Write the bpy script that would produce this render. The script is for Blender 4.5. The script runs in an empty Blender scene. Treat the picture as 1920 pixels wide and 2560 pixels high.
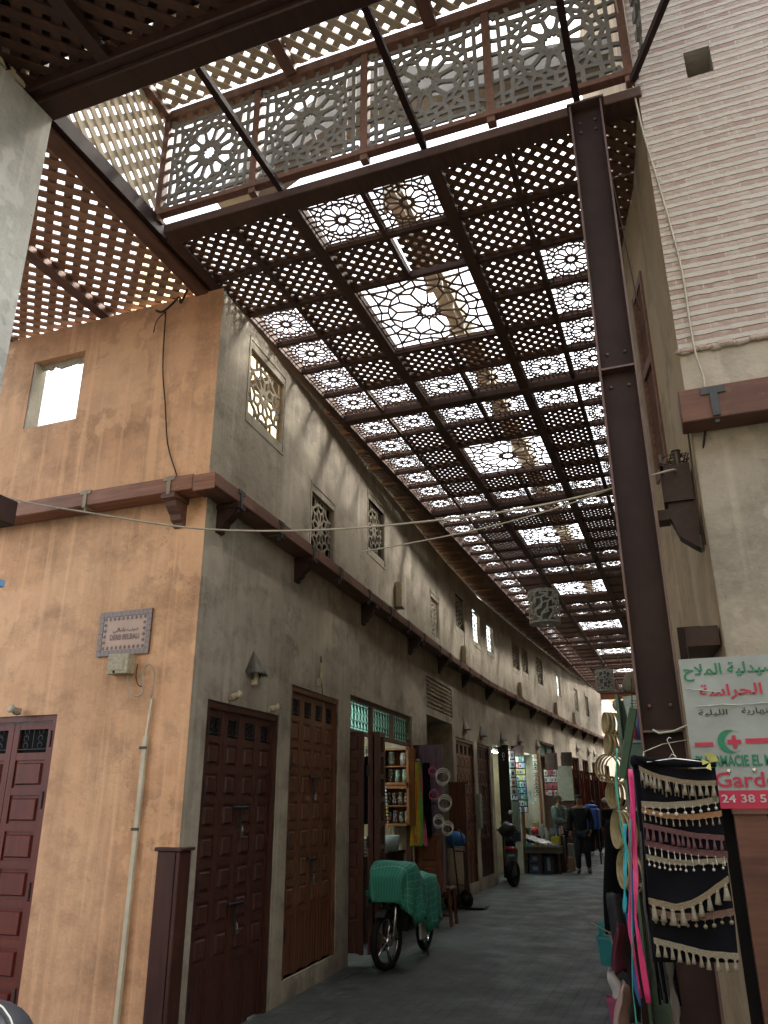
import bpy, bmesh, math, random
from mathutils import Vector, Matrix
from mathutils.geometry import delaunay_2d_cdt
R = math.radians
S = bpy.context.scene
COL = S.collection
random.seed(7)

# ------------------------------------------------------------ camera, sky, sun, exposure
PITCH, ROLL, YAW = R(20.35), R(-0.25), R(20.5)
F0 = Vector((-math.sin(YAW), math.cos(YAW), 0)); R0 = Vector((math.cos(YAW), math.sin(YAW), 0)); Z = Vector((0, 0, 1))
FW = F0*math.cos(PITCH) + Z*math.sin(PITCH); UP = -F0*math.sin(PITCH) + Z*math.cos(PITCH)
RT = R0*math.cos(ROLL) + UP*math.sin(ROLL); UP2 = -R0*math.sin(ROLL) + UP*math.cos(ROLL)
cd = bpy.data.cameras.new('camera'); cam = bpy.data.objects.new('camera', cd); COL.objects.link(cam)
M = Matrix((( RT.x, UP2.x, -FW.x, 0), (RT.y, UP2.y, -FW.y, 0), (RT.z, UP2.z, -FW.z, 1.62), (0, 0, 0, 1)))
cam.matrix_world = M
cd.sensor_fit = 'VERTICAL'; cd.sensor_height = 24; cd.lens = 24*1950/2560; cd.clip_start = .03; cd.clip_end = 500
S.camera = cam
SUN_EL, SUN_AZ = R(50), R(46)       # azimuth from +Y clockwise
w = bpy.data.worlds.new('World'); S.world = w; w.use_nodes = True
nt = w.node_tree; bg = nt.nodes['Background']
sky = nt.nodes.new('ShaderNodeTexSky'); sky.sky_type = 'NISHITA'; sky.sun_disc = False
sky.sun_elevation = SUN_EL; sky.sun_rotation = SUN_AZ; sky.dust_density = 4.0; sky.air_density = 1.0; sky.ozone_density = 1.0
hs = nt.nodes.new('ShaderNodeHueSaturation'); hs.inputs['Saturation'].default_value = .4
mw = nt.nodes.new('ShaderNodeMix'); mw.data_type = 'RGBA'; mw.blend_type = 'MULTIPLY'; mw.inputs[0].default_value = 1; mw.inputs[7].default_value = (1, .985, .945, 1)
nt.links.new(sky.outputs[0], hs.inputs['Color']); nt.links.new(hs.outputs[0], mw.inputs[6]); nt.links.new(mw.outputs[2], bg.inputs[0]); bg.inputs[1].default_value = 0.15
sl = bpy.data.lights.new('sun', 'SUN'); sl.energy = 1.6; sl.angle = R(10); sl.color = (1, .93, .82)
so = bpy.data.objects.new('sun', sl); COL.objects.link(so)
sd = Vector((math.sin(SUN_AZ)*math.cos(SUN_EL), math.cos(SUN_AZ)*math.cos(SUN_EL), math.sin(SUN_EL)))
so.rotation_euler = sd.to_track_quat('Z', 'Y').to_euler()
S.view_settings.view_transform = 'Standard'; S.view_settings.look = 'None'
S.view_settings.exposure = 2.7; S.view_settings.gamma = 1
S.cycles.use_denoising = True
S.cycles.max_bounces = 9; S.cycles.diffuse_bounces = 6; S.cycles.glossy_bounces = 3
S.cycles.sample_clamp_indirect = 8

# ------------------------------------------------------------ materials
MATS = {}
def newmat(name, rough=.7, metal=0, col=(.5,.5,.5)):
    m = bpy.data.materials.new(name); m.use_nodes = True
    b = m.node_tree.nodes['Principled BSDF']
    b.inputs['Roughness'].default_value = rough; b.inputs['Metallic'].default_value = metal
    b.inputs['Base Color'].default_value = (*col, 1)
    MATS[name] = m; return m, m.node_tree, b
def N(nt, t, **kw):
    n = nt.nodes.new(t)
    for k, v in kw.items():
        if k in n.inputs: n.inputs[k].default_value = v
        else: setattr(n, k, v)
    return n
def coords(nt, scale=(1,1,1), rot=(0,0,0)):
    tc = N(nt, 'ShaderNodeTexCoord'); mp = N(nt, 'ShaderNodeMapping')
    mp.inputs['Scale'].default_value = scale; mp.inputs['Rotation'].default_value = rot
    nt.links.new(tc.outputs['Object'], mp.inputs['Vector']); return mp.outputs[0]
def noise(nt, vec, scale, detail=4, rough=.55):
    n = N(nt, 'ShaderNodeTexNoise', Scale=scale, Detail=detail, Roughness=rough)
    nt.links.new(vec, n.inputs['Vector']); return n.outputs['Fac']
def ramp(nt, fac, stops):
    r = N(nt, 'ShaderNodeValToRGB'); e = r.color_ramp.elements
    while len(e) < len(stops): e.new(.5)
    for i, (p, c) in enumerate(stops):
        e[i].position = p; e[i].color = (*c, 1) if len(c) == 3 else c
    nt.links.new(fac, r.inputs['Fac']); return r.outputs['Color']
def mix(nt, a, b, fac, mode='MIX'):
    m = N(nt, 'ShaderNodeMix', data_type='RGBA', blend_type=mode)
    for s, v in ((6, a), (7, b)):
        if isinstance(v, (tuple, list)): m.inputs[s].default_value = (*v, 1)
        else: nt.links.new(v, m.inputs[s])
    if isinstance(fac, (int, float)): m.inputs[0].default_value = fac
    else: nt.links.new(fac, m.inputs[0])
    return m.outputs[2]
def bump(nt, b, h, strength=.3, dist=.01):
    n = N(nt, 'ShaderNodeBump', Strength=strength, Distance=dist)
    nt.links.new(h, n.inputs['Height']); nt.links.new(n.outputs[0], b.inputs['Normal'])
def g(v): return (v, v, v)

def plaster(name, base, stain, dark=.5, streak=.4, seedv=0, patch=None, rough=.9):
    m, nt, b = newmat(name, rough)
    v = coords(nt); big = noise(nt, v, .9+seedv*.1, 5, .6)
    f1 = ramp(nt, big, [(.35, g(0)), (.62, g(1))])
    c = mix(nt, base, stain, f1)
    vs = coords(nt, (3.2, 3.2, .32)); st = noise(nt, vs, 1.6, 6, .7)
    f2 = ramp(nt, st, [(.42, g(0)), (.7, g(streak))])
    c = mix(nt, c, tuple(x*.45 for x in stain), f2)
    v3 = coords(nt, (1, 1, 1.3)); md = noise(nt, v3, 2.3, 8, .72)
    f3 = ramp(nt, md, [(.47, g(0)), (.68, g(dark))])
    c = mix(nt, c, tuple(x*.3 for x in stain), f3)
    if patch: 
        ph = noise(nt, v, .55, 3, .5); c = mix(nt, c, patch, ramp(nt, ph, [(.48, g(0)), (.62, g(.8))]))
    fine = noise(nt, v, 28, 6, .7)
    c = mix(nt, c, tuple(min(1, x*1.25) for x in base), ramp(nt, fine, [(.5, g(0)), (.75, g(.25))]))
    # hairline cracks
    vd = N(nt, 'ShaderNodeTexVoronoi', Scale=1.1, feature='DISTANCE_TO_EDGE')
    wv = N(nt, 'ShaderNodeVectorMath', operation='ADD'); nz = N(nt, 'ShaderNodeTexNoise', Scale=5, Detail=6)
    nt.links.new(v, nz.inputs['Vector']); nt.links.new(v, wv.inputs[0]); nt.links.new(nz.outputs['Color'], wv.inputs[1]); nt.links.new(wv.outputs[0], vd.inputs['Vector'])
    gate = ramp(nt, noise(nt, v, 1.7, 2), [(.5, g(0)), (.6, g(1))])
    cr = ramp(nt, vd.outputs['Distance'], [(0, g(1)), (.006, g(0))])
    cf = N(nt, 'ShaderNodeMath', operation='MULTIPLY'); nt.links.new(cr, cf.inputs[0]); nt.links.new(gate, cf.inputs[1])
    cf2 = N(nt, 'ShaderNodeMath', operation='MULTIPLY'); nt.links.new(cf.outputs[0], cf2.inputs[0]); cf2.inputs[1].default_value = .6
    c = mix(nt, c, tuple(x*.35 for x in stain), cf2.outputs[0])
    vr_ = coords(nt, (7, 7, .22)); c = mix(nt, c, tuple(min(1, x*1.3) for x in base), ramp(nt, noise(nt, vr_, 1.3, 5, .6), [(.54, g(0)), (.66, g(.38))]))
    # splash grime low on the wall, pale repaired patches, small knocks
    sz = N(nt, 'ShaderNodeSeparateXYZ'); nt.links.new(v, sz.inputs[0])
    ml = N(nt, 'ShaderNodeMath', operation='MULTIPLY_ADD'); nt.links.new(noise(nt, v, 2.6, 6, .7), ml.inputs[0]); ml.inputs[1].default_value = 1.6; nt.links.new(sz.outputs[2], ml.inputs[2])
    c = mix(nt, c, tuple(x*.4 for x in stain), ramp(nt, ml.outputs[0], [(.55, g(.75)), (1.0, g(0))]))
    vp = N(nt, 'ShaderNodeTexVoronoi', Scale=.75); nt.links.new(wv.outputs[0], vp.inputs['Vector'])
    c = mix(nt, c, tuple(min(1, x*1.12) for x in base), ramp(nt, vp.outputs['Distance'], [(.30, g(.45)), (.33, g(0))]))
    vk = N(nt, 'ShaderNodeTexVoronoi', Scale=7.0); nt.links.new(wv.outputs[0], vk.inputs['Vector'])
    c = mix(nt, c, tuple(x*.3 for x in stain), ramp(nt, vk.outputs['Distance'], [(.045, g(.8)), (.07, g(0))]))
    nt.links.new(c, b.inputs['Base Color'])
    h = N(nt, 'ShaderNodeMath', operation='ADD'); nt.links.new(noise(nt, v, 45, 5), h.inputs[0])
    h2 = N(nt, 'ShaderNodeMath', operation='MULTIPLY'); nt.links.new(noise(nt, v, 5, 5), h2.inputs[0]); h2.inputs[1].default_value = 3
    nt.links.new(h2.outputs[0], h.inputs[1]); bump(nt, b, h.outputs[0], .5, .006)
    return m
def wood(name, base, dark, rough=.55, axis=2, scale=1, wear=None):
    m, nt, b = newmat(name, rough)
    sc = [9, 9, 9]; sc[axis] = .7
    v = coords(nt, tuple(s*scale for s in sc)); n = noise(nt, v, 3, 8, .65)
    c = mix(nt, base, dark, ramp(nt, n, [(.35, g(0)), (.7, g(1))]))
    v2 = coords(nt); n2 = noise(nt, v2, 2.1, 5, .6)
    c = mix(nt, c, tuple(x*.4 for x in dark), ramp(nt, n2, [(.5, g(0)), (.75, g(.55))]))
    if wear: c = mix(nt, c, wear, ramp(nt, noise(nt, v2, 11, 8, .75), [(.6, g(0)), (.7, g(.7))]))
    b.inputs['Specular IOR Level'].default_value = .3
    nt.links.new(c, b.inputs['Base Color']); bump(nt, b, n, .25, .004)
    return m
def plain(name, col, rough=.6, metal=0, var=.35, nscale=9, bumps=.15):
    m, nt, b = newmat(name, rough, metal)
    v = coords(nt); n = noise(nt, v, nscale, 5, .6)
    b.inputs['Specular IOR Level'].default_value = .5 if rough < .55 else .18
    c = mix(nt, col, tuple(x*(1-var) for x in col), ramp(nt, n, [(.35, g(0)), (.7, g(1))]))
    nt.links.new(c, b.inputs['Base Color']); 
    if bumps: bump(nt, b, n, bumps, .003)
    return m
def emit(name, col, st):
    m, nt, b = newmat(name); b.inputs['Emission Color'].default_value = (*col, 1); b.inputs['Emission Strength'].default_value = st
    b.inputs['Base Color'].default_value = (*col, 1); return m

plaster('orange_plaster', (.68, .40, .225), (.55, .295, .155), .5, .4)
plaster('alley_plaster', (.385, .34, .265), (.28, .245, .19), .6, .28, 1)
plaster('pale_plaster', (.46, .41, .32), (.36, .32, .25), .5, .35, 2)
plaster('dim_plaster', (.36, .32, .25), (.28, .25, .2), .5, .25, 2)
plaster('tan_plaster', (.38, .285, .175), (.29, .215, .13), .4, .35, 3)
plaster('white_plaster', (.55, .56, .52), (.42, .43, .40), .35, .3, 4)
plaster('screen_plaster', (.27, .24, .175), (.22, .19, .14), .3, .2, 5)
plaster('fret_plaster', (.44, .38, .26), (.34, .29, .2), .3, .2, 5)
plaster('painted_sun_plaster', (.80, .70, .40), (.7, .6, .34), .15, .15, 5)  # sunlight put into the colour of the courtyard and end walls
wood('dark_wood', (.04, .018, .013), (.022, .011, .008), .5, 1)
wood('canopy_wood', (.075, .038, .027), (.045, .024, .018), .65, 1)
wood('lattice_wood', (.17, .095, .06), (.10, .055, .036), .7, 1)
wood('grey_wood', (.58, .50, .38), (.46, .39, .29), .8, 1)
wood('pale_fret_wood', (.19, .185, .17), (.14, .135, .125), .75, 1)
wood('red_lattice_wood', (.42, .25, .165), (.30, .175, .115), .7, 0)
wood('band_wood', (.17, .085, .058), (.10, .05, .035), .6, 1, wear=(.2, .14, .10))
wood('band_wood_x', (.30, .135, .08), (.17, .075, .045), .6, 0, wear=(.33, .21, .14))
wood('beam_wood', (.15, .068, .045), (.085, .04, .028), .6, 0, wear=(.22, .14, .10))
wood('door_dark', (.075, .026, .019), (.04, .015, .011), .42, 2, wear=(.14, .09, .07))
wood('door_brown', (.155, .062, .030), (.085, .034, .018), .4, 2, wear=(.17, .1, .06))
wood('door_red', (.14, .025, .014), (.08, .014, .009), .38, 2)
wood('cabinet_wood', (.32, .13, .05), (.2, .08, .03), .4, 2)
wood('violet_wood', (.16, .11, .15), (.09, .06, .09), .5, 2)
plain('steel_brown', (.026, .011, .009), .62, 0, .5, 4); MATS['steel_brown'].node_tree.nodes['Principled BSDF'].inputs['Specular IOR Level'].default_value = .25
plain('steel_edge', (.11, .065, .055), .5, .2)
plain('iron', (.04, .042, .045), .5, .6)
plain('strap_metal', (.30, .25, .17), .6, .3)
plain('strap_dark', (.07, .075, .08), .6, .3)
plain('black_iron', (.015, .03, .025), .5, .3)
plain('chrome', (.55, .55, .55), .22, 1, .1)
plain('tin', (.09, .08, .065), .5, .6, .5)
plain('black_plastic', (.015, .015, .017), .4)
plain('black_cloth', (.006, .006, .009), .95); MATS['black_cloth'].node_tree.nodes['Principled BSDF'].inputs['Specular IOR Level'].default_value = .1
plain('rubber', (.012, .012, .012), .8)
plain('cable_pale', (.42, .38, .3), .7)
plain('cable_dark', (.05, .035, .025), .7)
plain('hoop_wood', (.45, .37, .20), .5, 0, .3, 20)
plain('plastic_wrap', (.40, .42, .34), .25, 0, .4, 30)
plain('white_paint', (.62, .64, .6), .5, 0, .15, 30)
plain('cream_box', (.46, .40, .28), .6, 0, .4, 40)
plain('dark_void', (.01, .009, .008), .9)  # near-black puts the shade of unlit rooms, holes and gaps into colour
m, nt, b = newmat('pane_glass', .12); b.inputs['Base Color'].default_value = (.35, .6, .52, 1); b.inputs['Transmission Weight'].default_value = .85; b.inputs['Roughness'].default_value = .5
m, nt, b = newmat('ground_paving', .72)
v = coords(nt, (1, 1, 1), (0, 0, R(0)))
bt = N(nt, 'ShaderNodeTexBrick', Scale=1.0); bt.inputs['Brick Width'].default_value = .22; bt.inputs['Row Height'].default_value = .11
bt.inputs['Mortar Size'].default_value = .009; bt.inputs['Mortar Smooth'].default_value = .3
bt.inputs['Color1'].default_value = (.044, .054, .053, 1); bt.inputs['Color2'].default_value = (.053, .063, .061, 1); bt.inputs['Mortar'].default_value = (.033, .038, .037, 1)
vr = coords(nt, (1, 1, 1), (0, 0, R(90))); nt.links.new(vr, bt.inputs['Vector'])
c = mix(nt, bt.outputs['Color'], (.03, .034, .032), ramp(nt, noise(nt, v, .8, 6, .65), [(.42, g(0)), (.72, g(.8))]))
c = mix(nt, c, (.15, .155, .14), ramp(nt, noise(nt, v, 3.5, 8, .75), [(.52, g(0)), (.8, g(.6))]))
c = mix(nt, c, (.02, .022, .022), ramp(nt, noise(nt, v, 1.7, 8, .7), [(.56, g(0)), (.66, g(.6))]))
nt.links.new(c, b.inputs['Base Color']); rr = ramp(nt, noise(nt, v, 2.2, 4), [(.3, g(.45)), (.7, g(.85))]); nt.links.new(rr, b.inputs['Roughness'])
hh = N(nt, 'ShaderNodeMath', operation='ADD'); nt.links.new(bt.outputs['Fac'], hh.inputs[0]); hm = N(nt, 'ShaderNodeMath', operation='MULTIPLY'); hm.inputs[1].default_value = -.6
nt.links.new(noise(nt, v, 30, 5), hm.inputs[0]); nt.links.new(hm.outputs[0], hh.inputs[1])
inv = N(nt, 'ShaderNodeMath', operation='MULTIPLY'); inv.inputs[1].default_value = -1; nt.links.new(hh.outputs[0], inv.inputs[0]); bump(nt, b, inv.outputs[0], .6, .006)
# striped brickwork (flush pale mortar, recessed thin bricks)
def brickwork(name, rot, c1, c2, mort, rowh=.067, mort_size=.018, bw=.27):
    m, nt, b = newmat(name, .9)
    v = coords(nt, (1, 1, 1), rot); wob = noise(nt, v, 3.2, 4)
    add = N(nt, 'ShaderNodeVectorMath', operation='ADD'); sc = N(nt, 'ShaderNodeVectorMath', operation='SCALE'); sc.inputs['Scale'].default_value = .035
    nt.links.new(v, add.inputs[0]); nz = N(nt, 'ShaderNodeTexNoise', Scale=4, Detail=5); nt.links.new(v, nz.inputs['Vector'])
    nt.links.new(nz.outputs['Color'], sc.inputs[0]); nt.links.new(sc.outputs[0], add.inputs[1])
    bt = N(nt, 'ShaderNodeTexBrick', Scale=1.0); bt.inputs['Brick Width'].default_value = bw; bt.inputs['Row Height'].default_value = rowh
    bt.inputs['Mortar Size'].default_value = mort_size; bt.inputs['Mortar Smooth'].default_value = .25; bt.inputs['Bias'].default_value = 0
    bt.inputs['Color1'].default_value = (*c1, 1); bt.inputs['Color2'].default_value = (*c2, 1); bt.inputs['Mortar'].default_value = (*mort, 1)
    nt.links.new(add.outputs[0], bt.inputs['Vector'])
    c = mix(nt, bt.outputs['Color'], mort, ramp(nt, noise(nt, v, 8, 7, .7), [(.45, g(0)), (.75, g(.75))]))
    c = mix(nt, c, tuple(x*.5 for x in mort), ramp(nt, noise(nt, v, 1.6, 6, .65), [(.5, g(0)), (.8, g(.5))]))
    nt.links.new(c, b.inputs['Base Color'])
    h = N(nt, 'ShaderNodeMath', operation='ADD'); nt.links.new(bt.outputs['Fac'], h.inputs[0])
    h2 = N(nt, 'ShaderNodeMath', operation='MULTIPLY'); h2.inputs[1].default_value = .5; nt.links.new(noise(nt, v, 18, 6), h2.inputs[0]); nt.links.new(h2.outputs[0], h.inputs[1])
    bump(nt, b, h.outputs[0], 1.0, .012)
    return m
m, nt, b = newmat('striped_brick', .92)
v = coords(nt); nz = N(nt, 'ShaderNodeTexNoise', Scale=2.2, Detail=5); nt.links.new(v, nz.inputs['Vector'])
sc = N(nt, 'ShaderNodeVectorMath', operation='SCALE'); sc.inputs['Scale'].default_value = .028; nt.links.new(nz.outputs['Color'], sc.inputs[0])
ad = N(nt, 'ShaderNodeVectorMath', operation='ADD'); nt.links.new(v, ad.inputs[0]); nt.links.new(sc.outputs[0], ad.inputs[1])
mp = N(nt, 'ShaderNodeMapping'); mp.inputs['Rotation'].default_value = (R(90),0,0); nt.links.new(ad.outputs[0], mp.inputs['Vector'])
bt = N(nt, 'ShaderNodeTexBrick', Scale=1.0); bt.inputs['Brick Width'].default_value = .29; bt.inputs['Row Height'].default_value = .066; bt.inputs['Mortar Size'].default_value = .004
bt.inputs['Color1'].default_value = (.27,.185,.15,1); bt.inputs['Color2'].default_value = (.34,.265,.22,1); bt.inputs['Mortar'].default_value = (.40,.33,.26,1); nt.links.new(mp.outputs[0], bt.inputs['Vector'])
sx = N(nt, 'ShaderNodeSeparateXYZ'); nt.links.new(ad.outputs[0], sx.inputs[0])
def mth(op, a, b_=None):
    n = N(nt, 'ShaderNodeMath', operation=op)
    for i, q in enumerate((a, b_)):
        if q is None: continue
        if isinstance(q, (int, float)): n.inputs[i].default_value = q
        else: nt.links.new(q, n.inputs[i])
    return n.outputs[0]
zz = mth('FRACT', mth('DIVIDE', sx.outputs[2], .066)); tri = mth('ABSOLUTE', mth('SUBTRACT', zz, .5))   # 0 mid-brick, .5 at the joint
tri = mth('ADD', tri, mth('MULTIPLY', mth('SUBTRACT', noise(nt, v, 11, 7, .75), .5), .36))
joint = ramp(nt, tri, [(.20, g(0)), (.29, g(1))])
c = mix(nt, bt.outputs['Color'], (.40,.365,.32), joint)
c = mix(nt, c, (.42,.385,.325), ramp(nt, noise(nt, v, 9, 7, .7), [(.5, g(0)), (.7, g(.8))]))
c = mix(nt, c, (.3,.26,.21), ramp(nt, noise(nt, v, 1.3, 6, .65), [(.5, g(0)), (.8, g(.45))]))
nt.links.new(c, b.inputs['Base Color']); bump(nt, b, mth('ADD', joint, mth('MULTIPLY', noise(nt, v, 22, 6), .6)), 1.0, .014)
brickwork('alley_brick', (R(90), 0, R(90)), (.22, .17, .12), (.26, .21, .15), (.34, .30, .22), .085, .02)

def mat(n):
    if n not in MATS: raise KeyError(n)
    return MATS[n]
def colmat(c, rough=.55, metal=0):
    k = 'paint_%02x%02x%02x_%d' % (*[int(255*x) for x in c], int(rough*10))
    if k not in MATS: plain(k, c, rough, metal, .25, 14, .1)
    return MATS[k]

# ------------------------------------------------------------ mesh helpers
def clip_poly(poly, x0, x1, y0, y1):
    def cut(P, f, inter):
        out = []
        for i in range(len(P)):
            a, b = P[i-1], P[i]
            if f(b):
                if not f(a): out.append(inter(a, b))
                out.append(b)
            elif f(a): out.append(inter(a, b))
        return out
    def ix(X): return lambda a, b: (X, a[1]+(b[1]-a[1])*(X-a[0])/(b[0]-a[0]))
    def iy(Y): return lambda a, b: (a[0]+(b[0]-a[0])*(Y-a[1])/(b[1]-a[1]), Y)
    for f, i in ((lambda p: p[0] >= x0, ix(x0)), (lambda p: p[0] <= x1, ix(x1)), (lambda p: p[1] >= y0, iy(y0)), (lambda p: p[1] <= y1, iy(y1))):
        if not poly: return []
        poly = cut(poly, f, i)
    return poly
class MB:
    def __init__(s): s.v = []; s.f = []; s.mi = []
    def add(s, vs, fs, mi=0):
        o = len(s.v); s.v += [tuple(v) for v in vs]; s.f += [tuple(i+o for i in f) for f in fs]; s.mi += [mi]*len(fs); return s
    def box(s, c, d, M=None, mi=0):
        x, y, z = c; a, b, e = d[0]/2, d[1]/2, d[2]/2
        vs = [Vector((x+i*a, y+j*b, z+k*e)) for i in (-1,1) for j in (-1,1) for k in (-1,1)]
        if M is not None: vs = [M @ v for v in vs]
        return s.add(vs, [(0,1,3,2),(4,6,7,5),(0,4,5,1),(2,3,7,6),(0,2,6,4),(1,5,7,3)], mi)
    def b2(s, x0, x1, y0, y1, z0, z1, mi=0): return s.box(((x0+x1)/2,(y0+y1)/2,(z0+z1)/2), (abs(x1-x0),abs(y1-y0),abs(z1-z0)), None, mi)
    def bar(s, p0, p1, w, h, up=(0,0,1), mi=0):
        p0, p1 = Vector(p0), Vector(p1); d = (p1-p0).normalized(); u = Vector(up)
        r = d.cross(u)
        if r.length < 1e-5: r = d.cross(Vector((1,0,0)))
        r.normalize(); u = r.cross(d).normalized()
        vs = [p+r*a*w/2+u*b*h/2 for p in (p0, p1) for a, b in ((-1,-1),(1,-1),(1,1),(-1,1))]
        return s.add(vs, [(0,3,2,1),(4,5,6,7),(0,1,5,4),(1,2,6,5),(2,3,7,6),(3,0,4,7)], mi)
    def prism(s, poly, fn, t0, t1, mi=0):
        n = len(poly)
        if n < 3: return s
        vs = [fn(a, b, t0) for a, b in poly]+[fn(a, b, t1) for a, b in poly]
        return s.add(vs, [tuple(range(n))[::-1], tuple(range(n, 2*n))]+[(i, (i+1) % n, n+(i+1) % n, n+i) for i in range(n)], mi)
    def tube(s, pts, r, n=6, closed=False, mi=0):
        pts = [Vector(p) for p in pts]; m = len(pts); rs = r if isinstance(r, (list, tuple)) else [r]*m
        vs = []; u = None
        for i, p in enumerate(pts):
            a = pts[i-1] if (i > 0 or closed) else p; b = pts[(i+1) % m] if (i < m-1 or closed) else p
            d = (b-a).normalized()
            if u is None: u = d.orthogonal().normalized()
            u = (u-d*u.dot(d)); u = u.normalized() if u.length > 1e-6 else d.orthogonal().normalized()
            w_ = d.cross(u)
            for k in range(n):
                t = 2*math.pi*k/n; vs.append(p+(u*math.cos(t)+w_*math.sin(t))*rs[i])
        fs = []
        for i in range(m if closed else m-1):
            j = (i+1) % m
            for k in range(n): fs.append((i*n+k, i*n+(k+1) % n, j*n+(k+1) % n, j*n+k))
        if not closed: fs += [tuple(range(n))[::-1], tuple((m-1)*n+k for k in range(n))]
        return s.add(vs, fs, mi)
    def lathe(s, prof, n=16, M=None, cap=True, mi=0):
        vs = []; 
        for r, z in prof:
            for k in range(n):
                t = 2*math.pi*k/n; v = Vector((r*math.cos(t), r*math.sin(t), z)); vs.append(M @ v if M is not None else v)
        fs = [(i*n+k, i*n+(k+1) % n, (i+1)*n+(k+1) % n, (i+1)*n+k) for i in range(len(prof)-1) for k in range(n)]
        if cap: fs += [tuple(range(n))[::-1], tuple((len(prof)-1)*n+k for k in range(n))]
        return s.add(vs, fs, mi)
    def ball(s, c, r, n=8, sc=(1,1,1), mi=0):
        c = Vector(c); pr = [(max(.001, math.sin(math.pi*i/n))*r, -math.cos(math.pi*i/n)*r) for i in range(n+1)]
        return s.lathe(pr, max(6, n), Matrix.Translation(c) @ Matrix.Diagonal((*sc, 1)), True, mi)
    def mesh(s, name, mats, smooth=False):
        me = bpy.data.meshes.new(name); me.from_pydata(s.v, [], s.f)
        for m in (mats if isinstance(mats, (list, tuple)) else [mats]): me.materials.append(mat(m) if isinstance(m, str) else m)
        if len(me.materials) > 1: me.polygons.foreach_set('material_index', s.mi)
        if smooth: me.polygons.foreach_set('use_smooth', [True]*len(me.polygons))
        me.validate(); me.update(); return me
    def build(s, name, mats, parent=None, smooth=False, local=False, bevel=0):
        o = bpy.data.objects.new(name, s.mesh(name, mats, smooth)); COL.objects.link(o)
        if parent is not None:
            o.parent = parent
            if not local: o.location = -wloc(parent)
        if bevel:
            bm = o.modifiers.new('b', 'BEVEL'); bm.width = bevel; bm.segments = 1; bm.limit_method = 'ANGLE'
        if smooth:
            try: o.data.shade_auto_smooth = True
            except Exception: pass
        return o
def wloc(o):
    v = Vector(o.location); p = o.parent
    while p is not None: v += p.location; p = p.parent
    return v
def tag(o, label, cat, group=None, kind=None):
    if label: o['label'] = label
    if cat: o['category'] = cat
    if group: o['group'] = group
    if kind: o['kind'] = kind
    return o
def empty(name, loc, label, cat, group=None, rz=0):
    o = bpy.data.objects.new(name, None); COL.objects.link(o); o.location = loc; o.rotation_euler = (0, 0, rz); o.empty_display_size = .1
    return tag(o, label, cat, group)
def copytree(o, parent=None):
    c = o.copy(); COL.objects.link(c); c.parent = parent
    for ch in [x for x in o.children]: copytree(ch, c)
    return c
def dup(o, loc, rz=None, label=None, group=None):
    c = copytree(o); c.location = loc
    if rz is not None: c.rotation_euler = (0, 0, rz)
    if label: c['label'] = label
    if group: c['group'] = group
    return c
def dup_part(o, parent, loc, rz=0, name=None):
    c = o.copy(); COL.objects.link(c); c.parent = parent; c.location = Vector(loc)-wloc(parent); c.rotation_euler = (0, 0, rz)
    if name: c.name = name
    for ch in o.children:
        k = ch.copy(); COL.objects.link(k); k.parent = c
    return c
def struct(o): o['kind'] = 'structure'; return o

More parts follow.
